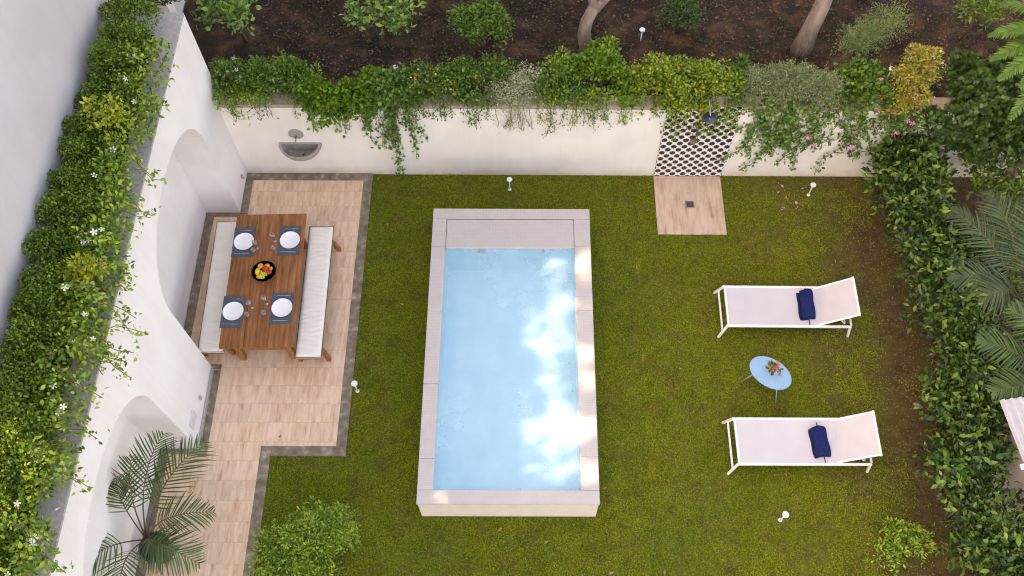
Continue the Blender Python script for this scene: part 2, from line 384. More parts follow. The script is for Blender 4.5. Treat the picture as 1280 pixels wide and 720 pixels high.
# leaves
L = {}
L['box'] = m_leaf('box_leaves', [(.022, .052, .010), (.052, .112, .016), (.095, .19, .020), (.17, .29, .028), (.27, .38, .045)])
L['glossy'] = m_leaf('laurel_leaves', [(.006, .024, .009), (.016, .050, .013), (.036, .098, .018), (.075, .165, .026), (.17, .28, .045)], .30, .15)
L['vine'] = m_leaf('vine_leaves', [(.05, .115, .018), (.11, .22, .025), (.18, .33, .035), (.30, .44, .05), (.42, .52, .07)], .36)
L['golden'] = m_leaf('golden_leaves', [(.16, .24, .02), (.40, .44, .04), (.58, .54, .07), (.30, .36, .04), (.12, .21, .02)])
L['bright'] = m_leaf('geranium_leaves', [(.045, .12, .012), (.09, .20, .018), (.14, .28, .025), (.23, .38, .04)], .5, .3)
L['mid'] = m_leaf('shrub_leaves', [(.030, .075, .016), (.065, .14, .022), (.11, .22, .03), (.19, .32, .045)])
L['ivy'] = m_leaf('ivy_leaves', [(.03, .09, .02), (.065, .16, .028), (.11, .24, .04), (.20, .34, .07)], .35)
L['silver'] = m_leaf('silver_leaves', [(0.169, 0.220, 0.119), (0.321, 0.371, 0.220), (0.506, 0.540, 0.338), (0.405, 0.405, 0.236)], .8, .1)
L['rosemary'] = m_leaf('rosemary_needles', [(.07, .12, .05), (.17, .24, .10), (.28, .36, .17), (.42, .48, .29)], .7, .1)
L['variegated'] = m_leaf('variegated_leaves', [(.05, .12, .014), (.09, .19, .02), (.14, .26, .025), (.26, .36, .03), (.46, .44, .05)])
L['orange'] = m_leaf('coppery_leaves', [(.08, .17, .02), (.12, .24, .025), (.22, .30, .03), (.42, .36, .04), (.50, .24, .05), (.48, .30, .22)])
L['citrus'] = m_leaf('citrus_leaves', [(0.051, 0.126, 0.043), (0.101, 0.220, 0.059), (0.186, 0.321, 0.085), (0.355, 0.506, 0.068)], .35)
L['sage'] = m_leaf('grey_green_leaves', [(0.091, 0.170, 0.064), (0.170, 0.285, 0.103), (0.274, 0.399, 0.160), (0.343, 0.456, 0.204)], .6)
L['dark'] = m_leaf('dark_leaves', [(0.017, 0.046, 0.013), (0.032, 0.082, 0.019), (0.056, 0.130, 0.026), (0.082, 0.162, 0.032)])
L['palm'] = m_leaf('palm_leaflets', [(.030, .065, .018), (.055, .115, .03), (.09, .16, .045)], .35, .12)
L['palm_grey'] = m_leaf('dusty_palm_leaflets', [(.022, .05, .018), (.045, .09, .03), (.09, .14, .06)], .5, .12)
L['fern'] = m_leaf('fern_leaflets', [(0.041, 0.121, 0.016), (0.068, 0.189, 0.027), (0.108, 0.257, 0.041)], .5, .25)
L['canopy'] = m_leaf('canopy_leaves', [(.03, .06, .012), (.05, .09, .018), (.07, .12, .02)])
L['w'] = m_plain('white_petals', (.82, .80, .74), .6, var=.04)
L['pink'] = m_plain('pink_petals', (.75, .20, .50), .6)
L['red'] = m_plain('red_petals', (.65, .04, .02), .6)
L['yel'] = m_plain('yellow_petals', (.80, .38, .02), .6)
L['blu'] = m_plain('pale_blue_petals', (.52, .60, .80), .6)
L['orf'] = m_plain('orange_petals', (.80, .22, .03), .6)

# ------------------------------------------------------------------ leaf geometry
T_LEAF = (np.array([(0, 0, 0), (.5, .42, .10), (0, 1, -.06), (-.5, .42, .10)]), np.array([(0, 1, 2), (0, 2, 3)]))
T_OVAL = (np.array([(0, 0, 0), (.36, .22, .07), (.48, .55, .06), (0, 1, -.14), (-.48, .55, .06), (-.36, .22, .07), (0, .5, 0)]),
          np.array([(0, 1, 6), (1, 2, 6), (2, 3, 6), (3, 4, 6), (4, 5, 6), (5, 0, 6)]))
T_NEEDLE = (np.array([(-.5, 0, 0), (.5, 0, 0), (0, 1, 0)]), np.array([(0, 1, 2)]))
# lobed leaf (geranium, ivy): a five pointed fan
_a = [(0, 0, 0), (.30, .05, .02), (.55, .30, .05), (.30, .42, .03), (.42, .78, .02), (.14, .66, .03), (0, 1, -.06), (-.14, .66, .03), (-.42, .78, .02), (-.30, .42, .03), (-.55, .30, .05), (-.30, .05, .02), (0, .4, .0)]
T_LOBE = (np.array(_a), np.array([(i, i + 1, 12) for i in range(11)] + [(11, 0, 12)]))
T_STRAP = (np.array([(-.35, 0, 0), (.35, 0, 0), (-.5, .4, .02), (.5, .4, .02), (-.3, .78, -.05), (.3, .78, -.05), (0, 1, -.16)]),
           np.array([(0, 1, 3), (0, 3, 2), (2, 3, 5), (2, 5, 4), (4, 5, 6)]))

def unit(a): return a / np.maximum(np.linalg.norm(a, axis=-1, keepdims=True), 1e-9)

def leaf_arrays(Pt, D, N, Ln, Wd, T):
    tv, tf = T
    D = unit(D); Sd = unit(np.cross(D, N)); N2 = np.cross(Sd, D)
    V = Pt[:, None] + Sd[:, None] * (tv[None, :, 0:1] * Wd[:, None, None]) + D[:, None] * (tv[None, :, 1:2] * Ln[:, None, None]) + N2[:, None] * (tv[None, :, 2:3] * Ln[:, None, None])
    k = len(tv)
    F = (tf[None] + (np.arange(len(Pt)) * k)[:, None, None]).reshape(-1, tf.shape[1])
    return V.reshape(-1, 3), F

def clumps(lobes, k, rmin, rmax, lift=.0):
    """many small leaf clumps over the surface of a few big lobes; lobes: (centre, radii)"""
    out = []
    wts = np.array([r[0] * r[1] + r[0] * r[2] + r[1] * r[2] for _, r in lobes]); wts = wts / wts.sum()
    for i in rng.choice(len(lobes), k, p=wts):
        c, r = np.array(lobes[i][0], float), np.array(lobes[i][1], float)
        d = unit(rng.normal(size=3)); d[2] = d[2] if d[2] > -.35 else -d[2] * .6
        s = rng.uniform(rmin, rmax)
        out.append((c + d * r * rng.uniform(.55, 1.0) + np.array([0, 0, lift * rng.random()]), np.array([s, s, s * rng.uniform(.7, 1.0)])))
    return out

def scatter(lobes, n, length, aspect, T, up=.5, rnd=.5, inner=.55, flat=None):
    """n leaves in the shells of ellipsoid lobes"""
    Cn = np.array([c for c, _ in lobes], float); Rd = np.array([r for _, r in lobes], float)
    w = (Rd[:, 0] * Rd[:, 1] + Rd[:, 0] * Rd[:, 2] + Rd[:, 1] * Rd[:, 2]); w = w / w.sum()
    idx = rng.choice(len(lobes), n, p=w)
    d = unit(rng.normal(size=(n, 3))); d[:, 2] = np.where(d[:, 2] < -.5, -d[:, 2], d[:, 2])
    rr = inner + (1.05 - inner) * rng.random(n) ** .55
    p = Cn[idx] + d * Rd[idx] * rr[:, None]
    ax = unit(d * .8 + rng.normal(size=(n, 3)) * rnd + np.array([0, 0, up * .4]))
    nm = unit(d * .6 + np.array([0, 0, up]) + rng.normal(size=(n, 3)) * rnd * .8)
    ln = length * rng.uniform(.6, 1.25, n)
    return leaf_arrays(p, ax, nm, ln, ln * aspect * rng.uniform(.85, 1.15, n), T)

def along(paths, per_m, length, aspect, T, spread=.04, nrm=(0, -1, .3), rnd=.5):
    """leaves along stems (list of point lists)"""
    Pt = []; D = []
    for pts in paths:
        pts = np.array(pts, float)
        for a, b in zip(pts[:-1], pts[1:]):
            l = np.linalg.norm(b - a); k = max(1, int(round(l * per_m * rng.uniform(.8, 1.2))))
            t = rng.random(k)[:, None]; Pt.append(a + (b - a) * t + rng.normal(size=(k, 3)) * spread); D.append(np.repeat(((b - a) / max(l, 1e-6))[None], k, 0))
    Pt = np.concatenate(Pt); D = np.concatenate(D); n = len(Pt)
    ax = unit(D * .45 + rng.normal(size=(n, 3)) * .7 + np.array([0, 0, -.15]))
    nm = unit(np.array(nrm, float) + rng.normal(size=(n, 3)) * rnd)
    ln = length * rng.uniform(.6, 1.25, n)
    return leaf_arrays(Pt, ax, nm, ln, ln * aspect, T)

def join(*vf):
    Vs, Fs, b = [], [], 0
    for V, F in vf:
        Vs.append(V); Fs.append(F + b); b += len(V)
    return np.concatenate(Vs), np.concatenate(Fs)

def wisps(lobes, n, length, leaf, asp, T, per=42, up=.5):
    runs = []
    for _ in range(n):
        c, r = lobes[rng.integers(len(lobes))]; c = np.array(c); r = np.array(r); d = unit(rng.normal(size=3) + np.array([0, -.1, up])); d[2] = abs(d[2]) * .8
        p = c + d * r * .8; l = length * rng.uniform(.5, 1.3); e = unit(d + rng.normal(size=3) * .45)
        runs.append([p, p + e * l * .5, p + e * l + np.array([0, 0, -.25 * l])])
    return runs, along(runs, per, leaf, asp, T, .018, (0, -.1, 1), .6)

def foliage(parent, vf, mat, name='foliage', smooth=True):
    return np_mesh(name, vf[0], [vf[1]], mat, parent, smooth)

def stems(parent, base, tips, r, mat=None, name='stems'):
    mb = MB()
    for t in tips:
        b = Vector(base) + Vector((random.uniform(-.03, .03), random.uniform(-.03, .03), 0)); t = Vector(t)
        m = (b + t) / 2 + Vector((random.uniform(-.05, .05), random.uniform(-.05, .05), .04))
        mb.tube([b, m, t], [r, r * .75, r * .4], 6)
    return mb.build(name, mat or M['twig'], parent)

_fl = {}
def flower_mesh(kind, mat, r, petals=5, cup=.15):
    key = (kind, r)
    if key not in _fl:
        vs = [(0, 0, 0)]; fs = []
        for k in range(petals):
            a = 2 * PI * k / petals
            for da, rr, z in ((-.42, .62, .10), (-.22, 1, cup), (.22, 1, cup), (.42, .62, .10)):
                vs.append((r * rr * math.cos(a + da), r * rr * math.sin(a + da), r * z))
            b = 1 + 4 * k; fs.append((0, b, b + 1, b + 2, b + 3))
        me = bpy.data.meshes.new(kind); me.from_pydata(vs, [], fs); me.materials.append(mat); _fl[key] = me
    return _fl[key]
def flowers(parent, pts, kind, mat, r, tilt=(0, 0, 1), petals=5):
    me = flower_mesh(kind, mat, r, petals)
    for p in pts:
        o = bpy.data.objects.new('flower', me); COL.objects.link(o); o.parent = parent
        o.location = Vector(p) - Vector(parent.location)
        n = (Vector(tilt) + Vector((random.uniform(-.5, .5), random.uniform(-.5, .5), random.uniform(-.2, .3)))).normalized()
        o.rotation_euler = n.to_track_quat('Z', 'Y').to_euler(); s = random.uniform(.75, 1.15); o.scale = (s, s, s)

def frond(base, tip, arch, ll, n=26, w=.022, side=None, droop=.35, T=T_STRAP, stalk=.16, r=.012):
    """a feather palm frond: returns (leaflet arrays, rachis points)"""
    b = np.array(base, float); t = np.array(tip, float); c = (b + t) / 2 + np.array([0, 0, arch])
    c = b * .55 + t * .45 + np.array([0, 0, arch])
    s = np.linspace(0, 1, 24)[:, None]; pts = (1 - s) ** 2 * b + 2 * s * (1 - s) * c + s ** 2 * t
    Pt, D, N, Ln, Wd = [], [], [], [], []
    for i in range(n):
        u = stalk + (1 - stalk) * (i + .5) / n
        p = (1 - u) ** 2 * b + 2 * u * (1 - u) * c + u ** 2 * t
        tg = unit(2 * (1 - u) * (c - b) + 2 * u * (t - c)); sd = unit(np.cross(tg, [0, 0, 1.0])); up = np.cross(sd, tg)
        prof = math.sin(PI * min(1, .18 + .80 * (u - stalk) / (1 - stalk))) ** .7
        for sg in (-1, 1):
            fw = .45 + .75 * u
            d = unit(sd * sg + tg * fw + up * rng.uniform(.0, .25) + rng.normal(size=3) * .06 - np.array([0, 0, droop * rng.uniform(.2, .6)]))
            Pt.append(p); D.append(d); N.append(unit(up + sd * sg * -.25 + rng.normal(size=3) * .12)); l = ll * prof * rng.uniform(.88, 1.1); Ln.append(l); Wd.append(w * rng.uniform(.8, 1.15))
    vf = leaf_arrays(np.array(Pt), np.array(D), np.array(N), np.array(Ln), np.array(Wd), T)
    return vf, [tuple(p) for p in pts[::3]] + [tuple(pts[-1])]

def add_frond(parent, base, tip, arch, ll, n, mat, stalkmat, **kw):
    vf, pts = frond(base, tip, arch, ll, n, **kw)
    f = np_mesh('frond', vf[0], [vf[1]], mat, parent, True)
    mb = MB().tube(pts, [.011 - .008 * i / (len(pts) - 1) for i in range(len(pts))], 6)
    mb.v = [tuple(Vector(v) - Vector(parent.location)) for v in mb.v]
    mb.build('stalk', stalkmat, f, world=False, smooth=True)
    return f

# value noise for density maps
class VN:
    def __init__(s, seed): s.g = np.random.default_rng(seed).random((64, 64))
    def __call__(s, x, y, f):
        x = np.asarray(x) * f + 17.3; y = np.asarray(y) * f + 9.1; xi = np.floor(x).astype(int); yi = np.floor(y).astype(int); u = x - xi; v = y - yi
        u = u * u * (3 - 2 * u); v = v * v * (3 - 2 * v); g = s.g
        return (g[xi % 64, yi % 64] * (1 - u) + g[(xi + 1) % 64, yi % 64] * u) * (1 - v) + (g[xi % 64, (yi + 1) % 64] * (1 - u) + g[(xi + 1) % 64, (yi + 1) % 64] * u) * v
    def fbm(s, x, y, f): return .5 * s(x, y, f) + .28 * s(x, y, f * 2.1) + .15 * s(x, y, f * 4.3) + .07 * s(x, y, f * 9)
vn = VN(3)

# ================================================================== SETTING
WX = -4.675           # face of the planter wall
BY = 9.076            # face of the retaining wall
FX = -5.60            # face of the neighbouring house
UZ = 1.60             # soil level behind the retaining wall

_g = MB()
for (x0, x1, y0, y1) in ((-60, -1.30, -60, 60), (.90, 60, -60, 60), (-1.30, .90, -60, 3.36), (-1.30, .90, 7.85, 60)):
    _g.box(x0, x1, y0, y1, -.90, -.012)
tag(_g.build('ground', M['ground']), kind='structure')

# raised planting bed behind the retaining wall: one rolling sheet with depth
nx, ny = 150, 60
xs = np.linspace(-5.58, 14, nx); ys = np.linspace(BY + .24, 20, ny)
X, Y = np.meshgrid(xs, ys); Zz = UZ - .08 + .18 * vn.fbm(X, Y, .9) + .05 * vn.fbm(X, Y, 4.0)
V = np.stack([X, Y, Zz], -1).reshape(-1, 3); Vb = V.copy(); Vb[:, 2] = 0
q = np.array([(j * nx + i, j * nx + i + 1, (j + 1) * nx + i + 1, (j + 1) * nx + i) for j in range(ny - 1) for i in range(nx - 1)])
rim = list(range(nx)) + [j * nx + nx - 1 for j in range(1, ny)] + [(ny - 1) * nx + i for i in range(nx - 2, -1, -1)] + [j * nx for j in range(ny - 2, 0, -1)]
sk = np.array([(rim[k], rim[k] + nx * ny, rim[(k + 1) % len(rim)] + nx * ny, rim[(k + 1) % len(rim)]) for k in range(len(rim))])
tag(np_mesh('raised_ground', np.concatenate([V, Vb]), [q, sk], M['soil'], None, True), kind='structure')

# patio
OUT = -2.55; LI = -3.63
tiles = MB()
tiles.box(-5.20, OUT - .15, 4.28, BY - .005, -.012, .020)
tiles.box(-5.20, LI - .15, 0, 4.28, -.012, .020)
tag(tiles.build('patio', M['travertine']), kind='structure')
bd = MB(); z0, z1 = -.02, .026
bd.box(OUT - .15, OUT, 4.28, BY - .003, z0, z1)                 # along the lawn
bd.box(LI - .15, OUT, 4.13, 4.28, z0, z1)
bd.box(LI - .15, LI, 0, 4.13, z0, z1)
bd.box(WX + .002, OUT - .15, BY - .15, BY - .003, z0, z1)       # along the retaining wall
bd.box(WX + .002, WX + .13, 8.28, BY - .15, z0, z1)
bd.box(-5.225, WX + .13, 8.19, 8.275, z0, z1)
bd.box(-5.225, -5.09, 5.48, 8.19, z0, z1)                        # inside the wide niche
bd.box(WX + .002, WX + .13, 4.11, 5.47, z0, z1)
bd.box(WX - .3, WX + .13, 5.475, 5.56, z0, z1)
bd.box(-5.225, WX, 4.15, 4.235, z0, z1)
bd.box(-5.225, -5.09, 1.4, 4.148, z0, z1)
tag(bd.build('patio_border', M['border'], bevel=.006), kind='structure')
# shower tray beside the tiled panel
tag(MB().box(2.19, 3.32, 7.90, BY - .025, -.02, .018).build('shower_paving', M['travertine_slab'], bevel=.004), kind='structure')
dr = thing('drain_cover', 'small square steel drain cover set in the travertine shower tray', 'drain', (2.76, 8.48, .018))
MB().box(-.075, .075, -.065, .065, 0, .004).build('frame', M['metal'], dr, False, .001)
g = MB()
for k in range(5): g.box(-.055, .055, -.05 + k * .022, -.038 + k * .022, .0045, .007)
g.build('grate', M['black'], dr, False)

# neighbouring house at the side: tall plastered wall, with openings added high up to let sun reach the pool
HB0, HB1 = -9.0, 20.0
house = thing('neighbouring_house', 'tall plain lavender white house wall beside the clipped hedge', 'house', (FX, 3, 0))
OPEN = [(1.75, 5.45, 5.50, 6.66), (1.95, 3.05, 4.18, 4.88)]     # y0 y1 z0 z1 of two unseen openings added to pass sun patches
ycuts = sorted({HB0, HB1} | {o[0] for o in OPEN} | {o[1] for o in OPEN}); zcuts = sorted({0.0, 16.5} | {o[2] for o in OPEN} | {o[3] for o in OPEN})
hv = {}; hV = []; hF = []
def hid(x, y, z):
    k = (round(x, 4), round(y, 4), round(z, 4))
    if k not in hv: hv[k] = len(hV); hV.append(k)
    return hv[k]
def is_open(i, j):
    if i < 0 or j < 0 or i >= len(ycuts) - 1 or j >= len(zcuts) - 1: return True
    y = (ycuts[i] + ycuts[i + 1]) / 2; z = (zcuts[j] + zcuts[j + 1]) / 2
    return any(o[0] < y < o[1] and o[2] < z < o[3] for o in OPEN)
for i in range(len(ycuts) - 1):
    for j in range(len(zcuts) - 1):
        if is_open(i, j): continue
        a, b_, c_, d_ = ycuts[i], ycuts[i + 1], zcuts[j], zcuts[j + 1]; x0, x1 = FX - .3, FX
        hF.append((hid(x1, a, c_), hid(x1, b_, c_), hid(x1, b_, d_), hid(x1, a, d_)))
        hF.append((hid(x0, a, c_), hid(x0, a, d_), hid(x0, b_, d_), hid(x0, b_, c_)))
        for (di, dj, e) in ((-1, 0, [(a, c_), (a, d_)]), (1, 0, [(b_, d_), (b_, c_)]), (0, -1, [(b_, c_), (a, c_)]), (0, 1, [(a, d_), (b_, d_)])):
            if is_open(i + di, j + dj): hF.append((hid(x1, *e[0]), hid(x1, *e[1]), hid(x0, *e[1]), hid(x0, *e[0])))
mb = MB(); mb.v = hV; mb.f = hF
mb.build('wall', M['facade'], house)

# planter wall with arched niches
wall = thing('planter_wall', 'white plastered planter wall with two arched niches beside the patio', 'wall', (WX, 5, 0))
def arch(y0, y1, spring, top, n=18):
    c = (y0 + y1) / 2; a = (y1 - y0) / 2; e = 2.15
    pts = [(y0, 0), ]
    for k in range(n + 1):
        t = PI - PI * k / n
        pts.append((c + a * math.copysign(abs(math.cos(t)) ** (2 / e), math.cos(t)), spring + (top - spring) * abs(math.sin(t)) ** (2 / e)))
    pts.append((y1, 0)); return pts
WN = 9.30
mb = MB()
def spandrel(pts, y0, y1):
    """wall above an arched opening, from the arch curve up to the coping"""
    for (a, za), (b, zb) in zip(pts[:-1], pts[1:]):
        if abs(a - b) < 1e-6: continue
        mb.add([(WX, a, za), (WX, b, zb), (WX, b, 3.42), (WX, a, 3.42)], [(0, 1, 2, 3)])
        mb.add([(WX, a, za), (WX, b, zb), (-5.23, b, zb), (-5.23, a, za)], [(3, 2, 1, 0)])
for y0, y1 in ((1.42, 4.24), (5.50, 8.28)):
    pts = arch(y0, y1, 1.9, 2.92, 28); spandrel(pts, y0, y1)
    for yy in (y0, y1): mb.add([(WX, yy, 0), (WX, yy, 1.9), (-5.23, yy, 1.9), (-5.23, yy, 0)], [(0, 1, 2, 3)])
for y0, y1 in ((-1.5, 1.42), (4.24, 5.50), (8.28, WN)):
    mb.add([(WX, y0, 0), (WX, y1, 0), (WX, y1, 1.9), (WX, y0, 1.9)], [(0, 1, 2, 3)]); mb.add([(WX, y0, 1.9), (WX, y1, 1.9), (WX, y1, 3.42), (WX, y0, 3.42)], [(0, 1, 2, 3)])
mb.add([(-5.23, -1.5, 0), (-5.23, WN, 0), (-5.23, WN, 3.42), (-5.23, -1.5, 3.42)], [(0, 1, 2, 3)])
for yy in (-1.5, WN): mb.add([(WX, yy, 0), (FX + .01, yy, 0), (FX + .01, yy, 3.42), (WX, yy, 3.42)], [(0, 1, 2, 3)])
mb.add([(WX, -1.5, 3.42), (WX, WN, 3.42), (FX + .01, WN, 3.42), (FX + .01, -1.5, 3.42)], [(0, 1, 2, 3)])
mb.build('wall', M['wall'], wall)
MB().box(FX + .012, WX + .004, -1.5, WN + .004, 3.423, 3.455).build('coping', M['coping'], wall, bevel=.004)
sk = MB(); sk.box(WX + .003, WX + .028, 4.24, 5.47, .026, .11); sk.build('skirting', M['coping'], wall, bevel=.003)
MB().box(WX + .001, WX + .02, 4.40, 4.64, .36, .56).build('cover_plate', m_plain('plate_grey', (.62, .61, .61), .5), wall, bevel=.004)
for (yy, zz) in ((8.83, .26), (4.89, .35)):
    s_ = MB().box(WX + .001, WX + .03, yy - .025, yy + .025, zz - .04, zz + .04).build('wall_socket', M['coping'], wall, bevel=.004)
for y_ in (7.2, 3.35): MB().box(-5.229, -5.21, y_ - .05, y_ + .05, 2.35, 2.41).build('niche_lamp', M['white_paint'], wall, bevel=.003)
# boxes of soil on top (planting trough)
MB().box(FX + .03, -4.98, -1.4, WN - .45, 3.456, 3.50).build('planting_soil', M['soil'], wall)

# retaining wall
rw = thing('retaining_wall', 'cream plastered retaining wall below the planted bank behind the pool', 'wall', (2, BY + .1, 0))
MB().box(WX + .003, 12, BY, BY + .22, -.02, 1.72).build('wall', M['wall_back'], rw)
MB().box(WX + .003, 12, BY - .006, BY + .225, 1.721, 1.785).build('cap', M['cap'], rw, bevel=.012)
# low garden wall at the back corner next to the house
lw_ = thing('garden_wall', 'low cream wall in the back corner behind the hedge', 'wall', (-5.45, 10.3, 0))
MB().box(FX + .02, -5.32, WN + .9, WN + 1.1, 0, 3.2).build('wall', M['wall_back'], lw_)
MB().box(FX + .02, -5.30, WN + .88, WN + 1.12, 3.2, 3.25).build('cap', M['coping'], lw_, bevel=.01)

# shower panel on the retaining wall
sp = thing('tiled_panel', 'black and white spotted tile panel on the cream wall behind the shower', 'tile panel', (2.76, BY, 0))
MB().box(2.19, 3.33, BY - .022, BY - .001, .02, 1.80).build('panel', M['spots'], sp, bevel=.002)
sh = thing('garden_shower', 'chrome outdoor shower with a round head over the spotted tile panel', 'shower', (2.72, BY - .03, 0))
MB().tube([(2.72, BY - .05, .9), (2.72, BY - .05, 2.06), (2.72, BY - .07, 2.15), (2.72, BY - .12, 2.20), (2.715, 8.72, 2.23), (2.71, 8.60, 2.23), (2.71, 8.56, 2.20)], .013, 10).build('riser_pipe', M['metal'], sh, smooth=True)
MB().lathe([(.018, .05), (.020, .014), (.024, .011), (.106, .009), (.11, 0), (.105, -.006), (0, -.006)], (2.71, 8.56, 2.17), 28).build('shower_head', m_plain('dark_chrome', (.22, .22, .23), .18, 1.0), sh)
v_ = MB().tube([(2.70, BY - .022, 1.0), (2.70, BY - .06, 1.0)], .055, 16).build('valve', M['brass'], sh, smooth=False, bevel=.004)
MB().bar((2.70, BY - .07, 1.0), (2.76, BY - .10, 1.04), .018, .018).build('handle', M['metal'], v_, bevel=.003)
MB().tube([(2.72, BY - .05, 1.75), (2.72, BY - .02, 1.75)], .022, 10).build('bracket', M['metal'], sh)

# wall basin
bs = thing('wall_basin', 'half round grey concrete basin fixed to the cream wall above the patio', 'basin', (-3.60, BY, .60))
vs, fs = [], []
prof = [(.30, .0), (.60, .03), (.86, .12), (.97, .20), (1.0, .27), (.86, .27), (.80, .22), (.62, .13), (.30, .09), (0.0, .085)]
n = 22
for (r, z) in prof:
    for k in range(n + 1):
        a = PI + PI * k / n; vs.append((r * .345 * math.cos(a), r * .31 * math.sin(a) - .002 - (.03 if 5 <= prof.index((r, z)) else 0) * 1, z))
for i in range(len(prof) - 1):
    for k in range(n): fs.append((i * (n + 1) + k, i * (n + 1) + k + 1, (i + 1) * (n + 1) + k + 1, (i + 1) * (n + 1) + k))
rows = [i * (n + 1) for i in range(5)]; ends = [i * (n + 1) + n for i in range(5)]
for i in range(4): fs.append((rows[i], rows[i + 1], ends[i + 1], ends[i]))
k5, k6 = 4 * (n + 1), 5 * (n + 1); fs.append((k5, k6, k6 + n, k5 + n))
split = [f for f in fs if min(f) < 5 * (n + 1)]; inner = [f for f in fs if min(f) >= 5 * (n + 1)]
b5 = MB(); b5.v = vs; b5.f = split; b5.build('bowl', M['concrete'], bs, False, smooth=False)
# inside, with its flat back
ib = MB(); ib.v = list(vs); ib.f = inner + [tuple([i * (n + 1) for i in range(5, len(prof))] + [i * (n + 1) + n for i in range(len(prof) - 1, 4, -1)])]
ib.build('bowl_inside', M['basin_in'], bs, False, smooth=False)
MB().lathe([(.022, 0), (.018, .004), (0, .004)], (.03, -.12, .092), 14).build('drain', M['black'], bs, False)
d0 = MB().lathe([(.115, 0), (.118, .012), (.105, .022), (.03, .03), (0, .03)], (0, 0, 0), 24)
d0.v = [(x - .02, -z - .001, y + .49) for x, y, z in d0.v]; d0.build('tap_plate', M['concrete'], bs, False)
MB().tube([(-.02, -.02, .47), (-.02, -.10, .47), (-.02, -.15, .45), (-.02, -.16, .41)], .013, 10).build('spout', M['brass'], bs, False, smooth=True)

# ================================================================== POOL
pool = thing('plunge_pool', 'raised rectangular plunge pool with pale mosaic coping and light blue water', 'pool', (-.2, 5.6, 0))
XL, XR, Y0, Y1, HP = -1.42, 1.03, 3.26, 7.95, .674
IL, IR, I0, I1, I2 = -1.215, .79, 3.455, 7.27, 7.76
# outer faces
mb = MB(); t = HP - .032; e = .014
for (x0, x1, y0, y1) in ((XL + e, XR - e, Y0 + e, I0 - .001), (XL + e, XR - e, I2 + .001, Y1 - e), (XL + e, IL - .001, I0 - .001, I2 + .001), (IR + .001, XR - e, I0 - .001, I2 + .001)): mb.box(x0, x1, y0, y1, -.05, t)
mb.build('surround', M['pool_face'], pool)
# coping slabs with open joints
gp = .0018; zt = (HP - .032, HP)
def slab(x0, x1, y0, y1): MB().box(x0 + gp, x1 - gp, y0 + gp, y1 - gp, *zt).build('coping_slab', M['mosaic'], pool, bevel=.004)
ls = [Y0, 3.89, 4.99, 6.13, 7.26]
for a, b_ in zip(ls[:-1], ls[1:]): slab(XL, IL + .012, (I0 if a == Y0 else a), b_)
ls = [Y0, 3.92, 5.02, 6.16, 7.26]
for a, b_ in zip(ls[:-1], ls[1:]): slab(IR - .012, XR, (I0 if a == Y0 else a), b_)
slab(XL, XR, Y0, I0)
slab(XL, IL + .012, 7.26, I2); slab(IR - .012, XR, 7.26, I2); slab(XL, XR, I2, Y1)
MB().box(IL + .018, IR - .018, I1 - .03, I2 - .012, HP - .05, HP - .006).build('cover_panel', M['mosaic'], pool, bevel=.004)
MB().box(IL - .01, IR + .01, I1 + .012, I2 + .002, -.6, HP - .052).build('shelf', M['pool_face'], pool)
ba = MB(); zb = -.10
ba.add([(IL, I0, zb), (IR, I0, zb), (IR, I1, zb), (IL, I1, zb), (IL, I0, HP - .034), (IR, I0, HP - .034), (IR, I1, HP - .034), (IL, I1, HP - .034)],
       [(0, 1, 2, 3), (0, 4, 5, 1), (1, 5, 6, 2), (2, 6, 7, 3), (3, 7, 4, 0)])
ba.build('basin', M['basin'], pool)
nw = 60
mb = MB().add([(IL + .001, I0 + .001, HP - .045), (IR - .001, I0 + .001, HP - .045), (IR - .001, I1 - .001, HP - .045), (IL + .001, I1 - .001, HP - .045)], [(0, 1, 2, 3)])
tag(mb.build('water', M['water'], pool))
for (xx, ww) in ((-.65, .13), (.30, .05)):
    MB().box(xx - ww / 2, xx + ww / 2, I1 - .014, I1 - .002, .48, .56).build('inlet', M['coping'], pool, bevel=.003)

# ================================================================== DINING SET
table = thing('dining_table', 'brown plank wood dining table laid for four on the patio', 'table', (-3.878, 6.645, 0), .03)
TZ = .75; hw, hl = .535, 1.135
mb = MB(); cuts = [-hw, -hw / 3 - .01, hw * .30, hw]
for a, b_ in zip(cuts[:-1], cuts[1:]): mb.box(a + .0015, b_ - .0015, -hl, hl, TZ - .038, TZ)
mb.build('tabletop', M['teak'], table, False, bevel=.004)
for sx in (-1, 1):
    for sy in (-1, 1):
        MB().bar((sx * .38, sy * .97, .02), (sx * .36, sy * .95, TZ - .04), .085, .085).build('leg', M['teak_leg'], table, False, bevel=.006)
for sy in (-1, 1):
    MB().box(-.32, .32, sy * .955 - .02, sy * .955 + .02, .30, .37).build('stretcher', M['teak_leg'], table, False, bevel=.004)
    MB().box(-.325, .325, sy * .99 - .014, sy * .99 + .014, TZ - .13, TZ - .04).build('apron', M['teak_leg'], table, False, bevel=.003)
MB().bar((0, -.935, .335), (0, .935, .335), .05, .06).build('stretcher', M['teak_leg'], table, False, bevel=.004)

